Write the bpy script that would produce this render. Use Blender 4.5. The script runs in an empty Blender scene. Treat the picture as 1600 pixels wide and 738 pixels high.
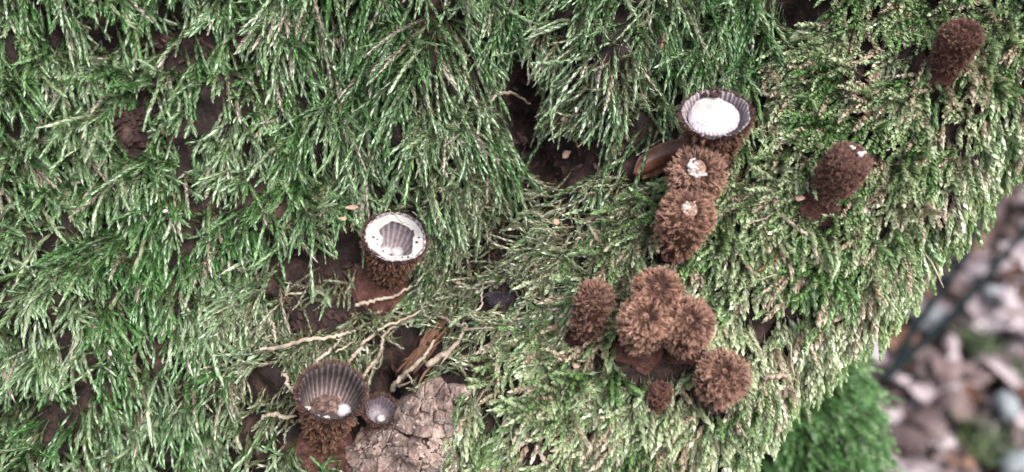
import bpy, math
import numpy as np
from mathutils import Vector

# ------------------------------------------------------------------ camera, sky, sun, exposure
P = math.radians(42.0)            # camera looks down by this much
D = 100.0                         # mm from lens to the middle of the mossy face
FPX = 1231.0                      # focal length in pixels of the 1600 px photograph
S = FPX / D                       # px per mm on the reference plane
cP, sP = math.cos(P), math.sin(P)
T0 = np.array([0.0, 0.0, 0.42])   # world position of the middle of the mossy face
RM = np.array([[1, 0, 0], [0, sP, cP], [0, -cP, sP]]).T   # columns: right, up along face, outwards
G = np.array([0.0, -cP, -sP])     # gravity in face coordinates

sc = bpy.context.scene
col = sc.collection
def world(p):
    return T0 + (np.asarray(p, float) @ RM.T) * 0.001

cam_d = bpy.data.cameras.new('camera')
cam = bpy.data.objects.new('camera', cam_d); col.objects.link(cam)
cam.location = world([0, 0, D])
cam.rotation_euler = (math.pi / 2 - P, 0, 0)
cam_d.sensor_width = 36.0
cam_d.lens = 36.0 * FPX / 1600.0
cam_d.clip_start = 0.005
cam_d.clip_end = 100
cam_d.dof.use_dof = True
cam_d.dof.focus_distance = 0.100
cam_d.dof.aperture_fstop = 16.0
sc.camera = cam

SUN_EL, SUN_AZ = math.radians(56), math.radians(128)
wd = bpy.data.worlds.new('World'); sc.world = wd; wd.use_nodes = True
wn = wd.node_tree.nodes; wl = wd.node_tree.links
bg = wn['Background']
sky = wn.new('ShaderNodeTexSky'); sky.sky_type = 'NISHITA'; sky.sun_disc = False
sky.sun_elevation = SUN_EL; sky.sun_rotation = SUN_AZ
sky.dust_density = 4.0; sky.air_density = 1.2
hs = wn.new('ShaderNodeHueSaturation'); hs.inputs['Saturation'].default_value = 0.42
wl.new(sky.outputs[0], hs.inputs['Color']); wl.new(hs.outputs[0], bg.inputs['Color'])
bg.inputs['Strength'].default_value = 0.12

sun_d = bpy.data.lights.new('sun', 'SUN'); sun_d.energy = 1.4; sun_d.angle = math.radians(40)
sun_d.color = (1.0, 0.97, 0.93)
sun = bpy.data.objects.new('sun', sun_d); col.objects.link(sun)
sdir = Vector((math.cos(SUN_EL) * math.sin(SUN_AZ), math.cos(SUN_EL) * math.cos(SUN_AZ), math.sin(SUN_EL)))
sun.rotation_euler = sdir.to_track_quat('Z', 'Y').to_euler()
sun.location = (0, 0, 2)

sc.view_settings.view_transform = 'Standard'
sc.view_settings.look = 'None'
sc.view_settings.gamma = 1.0
sc.view_settings.exposure = 1.5
sc.render.engine = 'CYCLES'
sc.cycles.max_bounces = 7
sc.cycles.diffuse_bounces = 4
sc.cycles.glossy_bounces = 2
sc.cycles.transmission_bounces = 3

rng = np.random.default_rng(7)

# ------------------------------------------------------------------ noise
TAB = np.random.default_rng(3).random((256, 256))
def vn(x, y, s=0):
    x = np.asarray(x, float) + s * 17.31; y = np.asarray(y, float) + s * 9.77
    xi = np.floor(x).astype(int); yi = np.floor(y).astype(int)
    fx = x - xi; fy = y - yi
    fx = fx * fx * (3 - 2 * fx); fy = fy * fy * (3 - 2 * fy)
    a = TAB[xi & 255, yi & 255]; b = TAB[(xi + 1) & 255, yi & 255]
    c = TAB[xi & 255, (yi + 1) & 255]; d = TAB[(xi + 1) & 255, (yi + 1) & 255]
    return (a * (1 - fx) + b * fx) * (1 - fy) + (c * (1 - fx) + d * fx) * fy - 0.5
def fbm(x, y, s=0, o=4):
    r = 0; a = 1.0
    for i in range(o):
        r = r + a * vn(x, y, s + i); x = x * 2.03; y = y * 2.03; a *= 0.5
    return r
def sstep(a, b, x):
    t = np.clip((x - a) / (b - a), 0, 1); return t * t * (3 - 2 * t)
def polydist(x, y, pts):
    best = np.full(np.shape(x), 1e9)
    for (x0, y0), (x1, y1) in zip(pts[:-1], pts[1:]):
        dx, dy = x1 - x0, y1 - y0
        t = np.clip(((x - x0) * dx + (y - y0) * dy) / (dx * dx + dy * dy), 0, 1)
        best = np.minimum(best, np.hypot(x - x0 - t * dx, y - y0 - t * dy))
    return best
def gauss(x, y, cx, cy, rx, ry, rot=0):
    c, s = math.cos(rot), math.sin(rot)
    a = ((x - cx) * c + (y - cy) * s) / rx; b = (-(x - cx) * s + (y - cy) * c) / ry
    return np.exp(-(a * a + b * b))

# ------------------------------------------------------------------ relief of the mossy face
EDGE = [(1960, 30), (1690, 190), (1640, 230), (1585, 285), (1535, 350), (1480, 425), (1428, 490), (1340, 570), (1262, 630), (1208, 690), (1165, 790), (1110, 1100)]
VALLEY = [(850, 120), (845, 250), (740, 400), (670, 480), (580, 600), (520, 720)]
RIDGE = [(1750, -60), (1480, 130), (1180, 430), (960, 620), (800, 800)]
def edge_s(x, y):
    d = polydist(x, y, EDGE)
    ex = np.interp(y, [p[1] for p in EDGE], [p[0] for p in EDGE])
    return np.where(x < ex, d, -d)
def Wf(x, y):
    w = -7.0 + 11.0 * np.exp(-(polydist(x, y, RIDGE) / 270.0) ** 2)
    w = w - 5.5 * np.exp(-(polydist(x, y, VALLEY) / 62.0) ** 2)
    w = w + 4.0 * gauss(x, y, 640, 150, 150, 170) + 5.0 * gauss(x, y, 955, 90, 120, 130)
    w = w + 3.0 * gauss(x, y, 150, 520, 260, 160) + 2.5 * gauss(x, y, 1130, 20, 90, 90)
    w = w - 5.5 * gauss(x, y, 815, 165, 42, 80) - 3 * gauss(x, y, 880, 240, 60, 38)
    w = w - 3.0 * gauss(x, y, 480, 450, 110, 60) - 3.5 * gauss(x, y, 200, 200, 60, 55)
    w = w - 3.0 * gauss(x, y, 330, 70, 70, 30) - 3 * gauss(x, y, 600, 430, 55, 50)
    w = w - 4.0 * gauss(x, y, 1190, 165, 28, 28) - 5 * gauss(x, y, 1255, 15, 45, 40)
    w = w - 4.5 * gauss(x, y, 590, 640, 30, 35) + 2.2 * gauss(x, y, 630, 715, 90, 70, -0.5)
    q = y + 170 * vn(x / 110.0, y / 260.0, 5) + 60 * vn(x / 40.0, y / 90.0, 6)
    ph = np.mod(q, 128.0) / 128.0
    saw = np.where(ph < 0.8, ph / 0.8, (1 - ph) / 0.2)
    m = np.clip((760 - x) / 160, 0, 1) * np.clip(1.1 - gauss(x, y, 540, 560, 140, 130), 0, 1)
    m = np.maximum(m, np.clip((330 - y) / 80, 0, 1) * np.clip((1150 - x) / 100, 0, 1))
    w = w + m * 2.3 * (saw - 0.5)
    w = w + (2.6 + 2.6 * m) * fbm(x / 120.0, y / 140.0, 11, 3) + 0.9 * fbm(x / 38.0, y / 38.0, 23, 3)
    s = edge_s(x, y); Rr = 110.0
    ins = np.clip(Rr - s, 0, Rr)
    w = w - np.where(s > 0, (Rr - np.sqrt(Rr * Rr - ins * ins)) / S, (Rr - s * 4.0) / S)
    return np.maximum(w, -70)
GX = np.arange(-260, 1841, 5.0); GY = np.arange(-260, 981, 5.0)
gx, gy = np.meshgrid(GX, GY)
WG = Wf(gx, gy)
GU = np.gradient(WG, 5.0 / S, axis=1); GV = -np.gradient(WG, 5.0 / S, axis=0)
def samp(A, x, y):
    fx = np.clip((x - GX[0]) / 5.0, 0, len(GX) - 1.001); fy = np.clip((y - GY[0]) / 5.0, 0, len(GY) - 1.001)
    xi = fx.astype(int); yi = fy.astype(int); fx = fx - xi; fy = fy - yi
    return (A[yi, xi] * (1 - fx) + A[yi, xi + 1] * fx) * (1 - fy) + (A[yi + 1, xi] * (1 - fx) + A[yi + 1, xi + 1] * fx) * fy
def uv2px(u, v): return 800 + u * S, 369 - v * S
def px2uv(x, y): return (x - 800) / S, (369 - y) / S
def surf(x, y, lift=0.0):
    """point of the mossy face that the photograph shows at pixel (x, y)"""
    x = np.asarray(x, float); y = np.asarray(y, float)
    w = np.zeros_like(x)
    for i in range(12):
        u = (x - 800) / FPX * (D - w); v = (369 - y) / FPX * (D - w)
        w = 0.5 * w + 0.5 * (samp(WG, *uv2px(u, v)) + lift)
    u = (x - 800) / FPX * (D - w); v = (369 - y) / FPX * (D - w)
    return np.stack([u, v, w], -1)
def atw(x, y, w):
    return np.array([(x - 800) / FPX * (D - w), (369 - y) / FPX * (D - w), w])
def normal_at(p):
    x, y = uv2px(p[0], p[1])
    n = np.array([-samp(GU, np.array(x), np.array(y)), -samp(GV, np.array(x), np.array(y)), 1.0]); return n / np.linalg.norm(n)

def act(x, y):
    k = D / (D - samp(WG, x, y)); return 800 + (x - 800) * k, 369 + (y - 369) * k

# ------------------------------------------------------------------ object helpers
def tag(o, label=None, cat=None, group=None, kind=None):
    if label: o['label'] = label
    if cat: o['category'] = cat
    if group: o['group'] = group
    if kind: o['kind'] = kind
    return o
def empty(name, p):
    o = bpy.data.objects.new(name, None); col.objects.link(o)
    o.location = world(p); o.empty_display_size = 0.005
    return o
def raw_mesh(name, wv, faces, mat, cols=None, smooth=False):
    me = bpy.data.meshes.new(name)
    wv = np.asarray(wv, np.float32)
    if isinstance(faces, np.ndarray):
        n, k = faces.shape
        me.vertices.add(len(wv)); me.vertices.foreach_set('co', wv.ravel())
        me.loops.add(n * k); me.loops.foreach_set('vertex_index', faces.astype(np.int32).ravel())
        me.polygons.add(n); me.polygons.foreach_set('loop_start', np.arange(0, n * k, k, dtype=np.int32))
        me.update(calc_edges=True)
    else:
        me.from_pydata(wv.tolist(), [], faces); me.update()
    if cols is not None:
        a = me.attributes.new('Col', 'FLOAT_COLOR', 'POINT')
        c = np.ones((len(wv), 4), np.float32); c[:, :3] = cols
        a.data.foreach_set('color', c.ravel())
    if smooth: me.polygons.foreach_set('use_smooth', np.ones(len(me.polygons), bool))
    me.materials.append(mat)
    return me
def mk(name, pts, faces, mat, parent=None, origin=None, cols=None, smooth=False):
    """pts: face coordinates in mm; one mesh object"""
    pts = np.asarray(pts, float)
    w = world(pts)
    if parent is not None: o0 = np.array(parent_world(parent))
    elif origin is not None: o0 = world(origin)
    else: o0 = w.mean(0)
    me = raw_mesh(name, w - o0, faces, mat, cols, smooth)
    o = bpy.data.objects.new(name, me); col.objects.link(o)
    if parent is not None: o.parent = parent
    else: o.location = o0
    return o
def parent_world(p):
    l = Vector(p.location)
    while p.parent: p = p.parent; l = l + p.location
    return l
def tube(path, rad, sides=6, jit=0.0, flat=1.0, seed=1):
    """tapered tube along a path (mm), capped"""
    r = np.random.default_rng(seed)
    path = np.asarray(path, float); n = len(path)
    rad = np.interp(np.linspace(0, 1, n), np.linspace(0, 1, len(rad)), rad)
    tg = np.gradient(path, axis=0); tg /= np.linalg.norm(tg, axis=1)[:, None] + 1e-9
    up = np.array([0.0, 0.0, 1.0])
    V = []; F = []
    for i in range(n):
        t = tg[i]; a = np.cross(t, up)
        if np.linalg.norm(a) < 1e-3: a = np.cross(t, [1, 0, 0])
        a /= np.linalg.norm(a); b = np.cross(a, t)
        for k in range(sides):
            th = 2 * math.pi * k / sides; rr = rad[i] * (1 + jit * (r.random() - 0.5))
            V.append(path[i] + rr * (math.cos(th) * a + flat * math.sin(th) * b))
    for i in range(n - 1):
        for k in range(sides):
            k2 = (k + 1) % sides
            F.append((i * sides + k, i * sides + k2, (i + 1) * sides + k2, (i + 1) * sides + k))
    F.append(tuple(range(sides))[::-1]); F.append(tuple((n - 1) * sides + k for k in range(sides)))
    return V, F
def smooth_path(pts, n):
    pts = np.asarray(pts, float); m = len(pts)
    if m < 3: 
        t = np.linspace(0, 1, n)[:, None]; return pts[0] * (1 - t) + pts[-1] * t
    P4 = np.vstack([2 * pts[0] - pts[1], pts, 2 * pts[-1] - pts[-2]])
    out = []
    for s in np.linspace(0, m - 1 - 1e-6, n):
        i = int(s); t = s - i; a, b, c, d = P4[i:i + 4]
        out.append(0.5 * (2 * b + (c - a) * t + (2 * a - 5 * b + 4 * c - d) * t * t + (3 * b - a - 3 * c + d) * t ** 3))
    return np.array(out)
import bmesh
def chunk(rx, ry, rz, seed, sub=2, amp=0.25):
    bm = bmesh.new(); bmesh.ops.create_icosphere(bm, subdivisions=sub, radius=1.0)
    v = np.array([x.co[:] for x in bm.verts]); f = [tuple(x.index for x in q.verts) for q in bm.faces]; bm.free()
    d = 1 + amp * 2 * fbm(v[:, 0] * 1.6 + seed * 3.1 + v[:, 2] * 1.1, v[:, 1] * 1.6 + v[:, 2] * 0.7, seed, 3)
    return v * d[:, None] * np.array([rx, ry, rz]), f
def merge(parts):
    V = []; F = []; C = []; n = 0
    for p in parts:
        v, f = p[0], p[1]
        V.append(np.asarray(v, float)); F += [tuple(i + n for i in q) for q in f]; n += len(v)
        if len(p) > 2: C.append(np.broadcast_to(p[2], (len(v), 3)))
    return np.vstack(V), F, (np.vstack(C) if C else None)

# ------------------------------------------------------------------ materials
def newmat(name):
    m = bpy.data.materials.new(name); m.use_nodes = True
    return m, m.node_tree.nodes, m.node_tree.links, m.node_tree.nodes['Principled BSDF']
def noise_mat(name, stops, scale, rough=0.8, bump=0.3, bscale=None, spec=0.3, detail=6, dist=0.0005):
    m, n, l, b = newmat(name)
    tc = n.new('ShaderNodeTexCoord'); nz = n.new('ShaderNodeTexNoise')
    nz.inputs['Scale'].default_value = scale; nz.inputs['Detail'].default_value = detail; nz.inputs['Roughness'].default_value = 0.65
    l.new(tc.outputs['Object'], nz.inputs['Vector'])
    cr = n.new('ShaderNodeValToRGB'); l.new(nz.outputs['Fac'], cr.inputs['Fac'])
    e = cr.color_ramp.elements
    while len(e) < len(stops): e.new(0.5)
    for k, (p, c) in enumerate(stops):
        e[k].position = p; e[k].color = (*c, 1)
    l.new(cr.outputs['Color'], b.inputs['Base Color'])
    b.inputs['Roughness'].default_value = rough; b.inputs['Specular IOR Level'].default_value = spec
    if bump:
        nb = n.new('ShaderNodeTexNoise'); nb.inputs['Scale'].default_value = bscale or scale * 2.5; nb.inputs['Detail'].default_value = 5
        l.new(tc.outputs['Object'], nb.inputs['Vector'])
        bp = n.new('ShaderNodeBump'); bp.inputs['Strength'].default_value = bump; bp.inputs['Distance'].default_value = dist
        l.new(nb.outputs['Fac'], bp.inputs['Height']); l.new(bp.outputs['Normal'], b.inputs['Normal'])
    return m
def attr_mat(name, rough=0.5, spec=0.5, transl=0.0, nscale=0, sheen=0):
    m, n, l, b = newmat(name)
    at = n.new('ShaderNodeAttribute'); at.attribute_name = 'Col'
    src = at.outputs['Color']
    if nscale:
        tc = n.new('ShaderNodeTexCoord'); nz = n.new('ShaderNodeTexNoise'); nz.inputs['Scale'].default_value = nscale; nz.inputs['Detail'].default_value = 3
        l.new(tc.outputs['Object'], nz.inputs['Vector'])
        mr = n.new('ShaderNodeMapRange'); mr.inputs['From Min'].default_value = 0.3; mr.inputs['From Max'].default_value = 0.7
        mr.inputs['To Min'].default_value = 0.7; mr.inputs['To Max'].default_value = 1.3
        l.new(nz.outputs['Fac'], mr.inputs['Value'])
        mx = n.new('ShaderNodeMix'); mx.data_type = 'RGBA'; mx.blend_type = 'MULTIPLY'; mx.inputs['Factor'].default_value = 1
        l.new(src, mx.inputs['A']); l.new(mr.outputs['Result'], mx.inputs['B']); src = mx.outputs['Result']
    l.new(src, b.inputs['Base Color'])
    b.inputs['Roughness'].default_value = rough; b.inputs['Specular IOR Level'].default_value = spec
    if sheen: b.inputs['Sheen Weight'].default_value = sheen
    if transl:
        tr = n.new('ShaderNodeBsdfTranslucent'); l.new(src, tr.inputs['Color'])
        ms = n.new('ShaderNodeMixShader'); ms.inputs['Fac'].default_value = transl
        out = n['Material Output']
        l.new(b.outputs[0], ms.inputs[1]); l.new(tr.outputs[0], ms.inputs[2]); l.new(ms.outputs[0], out.inputs['Surface'])
    return m
M = {}
M['moss'] = attr_mat('moss', 0.29, 1.0, 0.30)
M['hair'] = attr_mat('brown_hair', 0.6, 0.3, 0.1)
M['lining'] = attr_mat('cup_lining', 0.55, 0.3, 0.0, 1800)
M['felt'] = noise_mat('mycelium_felt', [(0.3, (0.035, 0.016, 0.013)), (0.55, (0.095, 0.045, 0.037)), (0.75, (0.16, 0.085, 0.07))], 900, 0.95, 0.6, 3500, 0.1)
M['cupwall'] = noise_mat('cup_wall', [(0.3, (0.018, 0.009, 0.007)), (0.7, (0.09, 0.045, 0.03))], 1500, 0.85, 0.5, None, 0.2)
M['membrane'] = noise_mat('white_membrane', [(0.3, (0.55, 0.53, 0.50)), (0.6, (0.76, 0.75, 0.73))], 700, 0.6, 0.15, 2500, 0.3)
def translucent(m, fac, c):
    n, l = m.node_tree.nodes, m.node_tree.links
    tr = n.new('ShaderNodeBsdfTranslucent'); tr.inputs['Color'].default_value = (*c, 1)
    ms = n.new('ShaderNodeMixShader'); ms.inputs['Fac'].default_value = fac
    l.new(n['Principled BSDF'].outputs[0], ms.inputs[1]); l.new(tr.outputs[0], ms.inputs[2]); l.new(ms.outputs[0], n['Material Output'].inputs['Surface'])
translucent(M['membrane'], 0.5, (0.85, 0.83, 0.82))
M['egg'] = noise_mat('pale_peridiole', [(0.3, (0.34, 0.31, 0.32)), (0.7, (0.52, 0.49, 0.51))], 800, 0.45, 0.1, None, 0.5)
M['wood'] = noise_mat('rotten_wood', [(0.25, (0.004, 0.003, 0.003)), (0.5, (0.016, 0.009, 0.008)), (0.62, (0.05, 0.027, 0.021)), (0.8, (0.12, 0.075, 0.06))], 320, 0.85, 0.8, 1500, 0.3)
M['crumb'] = noise_mat('wood_crumb', [(0.3, (0.008, 0.004, 0.004)), (0.6, (0.045, 0.022, 0.018)), (0.8, (0.17, 0.10, 0.08))], 420, 0.85, 0.6, 1600, 0.3)
M['bark'] = noise_mat('pale_bark', [(0.28, (0.045, 0.028, 0.025)), (0.43, (0.18, 0.122, 0.105)), (0.57, (0.34, 0.25, 0.215)), (0.75, (0.48, 0.395, 0.35))], 420, 0.85, 0.9, 1200, 0.3)
M['root'] = noise_mat('pale_rootlet', [(0.25, (0.14, 0.10, 0.07)), (0.5, (0.33, 0.265, 0.205)), (0.75, (0.5, 0.435, 0.37))], 420, 0.7, 0.4, 1800, 0.35)
M['fibre'] = noise_mat('brown_fibre', [(0.25, (0.05, 0.022, 0.012)), (0.5, (0.17, 0.085, 0.05)), (0.75, (0.33, 0.21, 0.14))], 420, 0.75, 0.5, 1800, 0.3)
M['husk'] = noise_mat('brown_husk', [(0.3, (0.04, 0.016, 0.011)), (0.55, (0.115, 0.045, 0.027)), (0.8, (0.19, 0.085, 0.05))], 260, 0.45, 0.3, 900, 0.4)
M['greenstalk'] = noise_mat('green_stalk', [(0.3, (0.10, 0.13, 0.05)), (0.7, (0.28, 0.30, 0.16))], 500, 0.5, 0.2, None, 0.5)
M['lid'] = noise_mat('tan_lid', [(0.3, (0.12, 0.06, 0.045)), (0.55, (0.32, 0.21, 0.165)), (0.72, (0.6, 0.5, 0.44))], 1700, 0.8, 0.6, 3000, 0.2)
M['debris'] = noise_mat('mixed_debris', [(0.32, (0.03, 0.016, 0.014)), (0.5, (0.13, 0.075, 0.06)), (0.66, (0.30, 0.22, 0.19)), (0.8, (0.5, 0.42, 0.4))], 1100, 0.8, 0.9, 2500, 0.3)
M['flesh'] = noise_mat('pinkish_scale', [(0.3, (0.25, 0.14, 0.1)), (0.7, (0.5, 0.35, 0.27))], 500, 0.8, 0.3, None, 0.3)
M['purple'] = noise_mat('dark_mould', [(0.3, (0.007, 0.005, 0.008)), (0.7, (0.04, 0.03, 0.042))], 900, 0.7, 0.8, 3000, 0.35)

# ------------------------------------------------------------------ fungi: list of (kind, top pixel, base pixel, radius px, lift mm)
FUNGI = [
 # name key, top(x,y), base(x,y), rim radius px, top lift above base (mm)
 ('torn',   (618, 370), (603, 436), 48, 7.6),
 ('debris', (518, 612), (505, 688), 51, 8.0),
 ('buried', (594, 641), (588, 660), 23, 3.0),
 ('white',  (1119, 177), (1110, 255), 53, 6.6),
 ('speck',  (1089, 264), (1086, 308), 46, 7.2),
 ('ring',   (1078, 326), (1052, 388), 44, 7.2),
 ('trioA',  (1027, 447), (1022, 492), 38, 7.4),
 ('trioB',  (1008, 494), (1000, 532), 41, 8.2),
 ('trioC',  (1078, 498), (1066, 534), 41, 8.0),
 ('lone',   (932, 456), (914, 520), 30, 6.0),
 ('ball',   (1132, 580), (1120, 612), 42, 6.2),
 ('tiny',   (1034, 608), (1028, 634), 18, 2.6),
 ('tall',   (1334, 242), (1284, 312), 35, 6.4),
 ('dark',   (1507, 48), (1474, 106), 31, 5.6),
]
FG = {}
for key, tp, bp_, rpx, lift in FUNGI:
    b = surf(*bp_)
    t = atw(tp[0], tp[1], b[2] + lift)
    ax = t - b; H = np.linalg.norm(ax); ax = ax / H
    FG[key] = dict(b=b, t=t, ax=ax, H=H, R=rpx / FPX * (D - t[2]))

# the face is hollowed where a leaning fungus stands against it
uu, vv = px2uv(gx, gy)
for f_ in FG.values():
    for it in range(24):
        rel = np.stack([uu, vv, WG], -1) - f_['b']; h = rel @ f_['ax']
        dist = np.linalg.norm(rel - h[..., None] * f_['ax'], axis=-1)
        hit = (h > 0.12 * f_['H']) & (h < f_['H'] + 2.5) & (dist < f_['R'] * (0.55 + 0.6 * np.clip(h / f_['H'], 0, 1)))
        if not hit.any(): break
        WG[hit] -= 0.4
GU = np.gradient(WG, 5.0 / S, axis=1); GV = -np.gradient(WG, 5.0 / S, axis=0)

# ------------------------------------------------------------------ the trunk
trunk = empty('mossy_trunk', [0, 0, -60]); trunk.location = (trunk.location[0] - 0.03, trunk.location[1], 0.0)
tag(trunk, 'rotting tree trunk overgrown with green moss, bare brown wood showing in gaps', 'tree trunk')
def grid_faces(nx, ny):
    i = np.arange(nx * ny).reshape(ny, nx)
    return np.stack([i[:-1, :-1], i[1:, :-1], i[1:, 1:], i[:-1, 1:]], -1).reshape(-1, 4)
uu, vv = px2uv(gx, gy)
fpts = np.stack([uu, vv, WG - 0.3], -1).reshape(-1, 3)
bfq = grid_faces(len(GX), len(GY)); bfq = bfq[(fpts[bfq][..., 2] > -66).all(1)]
mk('bark_face', fpts, bfq, M['wood'], trunk, smooth=True)
# body of the trunk behind the mossy face, down to the ground
def ring_body(rings, seed, sides=40):
    V = []; F = []
    for (cx, cy, z, rx, ry) in rings:
        for k in range(sides):
            th = 2 * math.pi * k / sides
            rr = 1 + 0.10 * vn(math.cos(th) * 2 + 5, math.sin(th) * 2 + z * 9, seed) + 0.05 * vn(math.cos(th) * 6 + 5, math.sin(th) * 6 + z * 30, seed)
            V.append((cx + rx * rr * math.cos(th), cy + ry * rr * math.sin(th), z))
    n = len(rings)
    for i in range(n - 1):
        for k in range(sides):
            k2 = (k + 1) % sides
            F.append((i * sides + k, i * sides + k2, (i + 1) * sides + k2, (i + 1) * sides + k))
    F.append(tuple((n - 1) * sides + k for k in range(sides)))
    return np.array(V), F
rings = [(-0.17, 0.17, -0.01, 0.15, 0.12), (-0.17, 0.16, 0.08, 0.125, 0.105), (-0.165, 0.16, 0.2, 0.115, 0.10), (-0.15, 0.165, 0.30, 0.11, 0.10), (-0.12, 0.18, 0.38, 0.105, 0.095), (-0.09, 0.2, 0.44, 0.10, 0.09), (-0.07, 0.22, 0.48, 0.09, 0.08)]
bv, bf = ring_body(rings, 4)
me = raw_mesh('trunk_body', bv - np.array(trunk.location), bf, M['wood'], None, True)
o = bpy.data.objects.new('trunk_body', me); col.objects.link(o); o.parent = trunk

# ------------------------------------------------------------------ moss
class Mesher:
    def __init__(s): s.V = []; s.F = []; s.C = []; s.n = 0
    def add(s, v, f, c):
        s.V.append(v.reshape(-1, 3)); s.C.append(c.reshape(-1, 3)); s.F.append(f.reshape(-1, 3) + s.n); s.n += len(s.V[-1])
    def build(s, name, mat):
        V = np.vstack(s.V); o = mk(name, V, np.vstack(s.F), mat, None, V.mean(0), np.vstack(s.C)); return o
def nrm(a): return a / (np.linalg.norm(a, axis=-1, keepdims=True) + 1e-9)

CTRL = np.array([
 (60, 60, .15, 1), (250, 40, -.1, 1), (200, 280, .2, 1), (50, 270, .55, 1), (450, 150, .05, 1), (620, 120, -.05, 1), (720, 150, -.08, 1),
 (880, 70, -.3, 1), (960, 180, -.12, 1), (1100, 60, .05, 1), (1190, 70, -.45, 1), (1260, 70, -1, .55), (1400, 50, -.8, .6),
 (1550, 90, -.25, 1), (1450, 250, -.35, 1), (1300, 170, -.9, .45), (1560, 200, -.1, 1), (1350, 420, -.25, 1), (1200, 400, -.75, .6), (1260, 550, -.15, 1),
 (1000, 640, -.55, .8), (800, 690, -.8, .6), (850, 570, -.85, .45), (800, 380, -.85, .6), (900, 300, -.8, .5), (680, 520, -.7, .8), (960, 380, -.85, .4),
 (300, 320, .0, 1), (420, 330, -.1, 1), (90, 480, .1, 1), (300, 480, -.05, 1), (250, 640, .1, 1), (60, 690, -.1, 1), (430, 690, -.5, .6), (430, 500, -.3, .9), (1150, 690, -.4, 1)], float)
def flow(x, y):
    d2 = (x[:, None] - CTRL[:, 0]) ** 2 + (y[:, None] - CTRL[:, 1]) ** 2 + 900
    w = d2 ** -1.6; w /= w.sum(1, keepdims=True)
    f = w @ CTRL[:, 2:4]
    return f / np.linalg.norm(f, axis=1, keepdims=True)
BARE = [(205, 205, 38, 34, 0, .9), (335, 65, 58, 18, -.2, .85), (265, 70, 50, 30, 0, .5), (232, 160, 44, 20, 0, .5), (812, 165, 34, 78, .1, .95), (880, 250, 62, 40, .2, 1), (480, 415, 78, 24, .1, .85), (490, 495, 62, 26, -.2, .7),
        (598, 452, 52, 36, -.1, 1.05), (780, 468, 40, 24, 0, .95), (625, 690, 92, 70, -.7, 1.08), (680, 625, 70, 30, -.75, .9), (508, 690, 46, 32, 0, 1.05), (1032, 254, 58, 30, -.3, 1.05), (1255, 12, 40, 32, 0, .9),
        (1188, 160, 22, 22, 0, .9), (760, 390, 90, 34, -.8, .45), (640, 560, 70, 45, -.7, .75), (600, 610, 26, 34, 0, 1), (590, 645, 40, 34, 0, 1.05), (1035, 545, 70, 20, -.1, .9), (290, 390, 30, 14, 0, .8), (105, 520, 18, 28, 0, .9), (60, 385, 40, 22, 0, .6), (900, 335, 50, 12, -.6, .5), (415, 600, 40, 34, 0, .7), (740, 120, 22, 60, 0, .35), (905, 524, 24, 13, -.2, 1), (1473, 106, 26, 15, .3, 1), (1280, 308, 30, 18, .3, 1), (980, 548, 34, 20, 0, 1.02), (1060, 552, 36, 12, 0, 1),
        (330, 190, 34, 20, .2, .75), (545, 385, 24, 40, .2, .8), (470, 350, 40, 12, .1, .6), (20, 190, 26, 14, 0, .8), (620, 215, 18, 18, 0, .9), (210, 545, 18, 14, 0, .6), (1010, 200, 40, 30, .3, .6), (340, 590, 26, 12, 0, .7)]
def bare(x, y):
    d = np.ones_like(x)
    for cx, cy, rx, ry, rot, a in BARE:
        c, s = math.cos(rot), math.sin(rot)
        p = ((x - cx) * c + (y - cy) * s) / rx; q = (-(x - cx) * s + (y - cy) * c) / ry
        d = d * (1 - np.clip(a, 0, 1) * (1 - sstep(0.65, 1.15, np.sqrt(p * p + q * q))))
    return d
CENTRE = [(870, 270), (780, 390), (700, 480), (620, 560), (500, 500), (440, 560)]
def thin_mask(x, y):
    return np.exp(-(polydist(x, y, CENTRE) / (75 + 40 * sstep(560, 740, x))) ** 2)
def ridge_mask(x, y):
    line = np.interp(y, [0, 130, 280, 450, 560, 738, 900], [1245, 1190, 960, 830, 745, 690, 640])
    return sstep(-25, 25, x - line + 40 * vn(x / 60, y / 60, 4))

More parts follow.
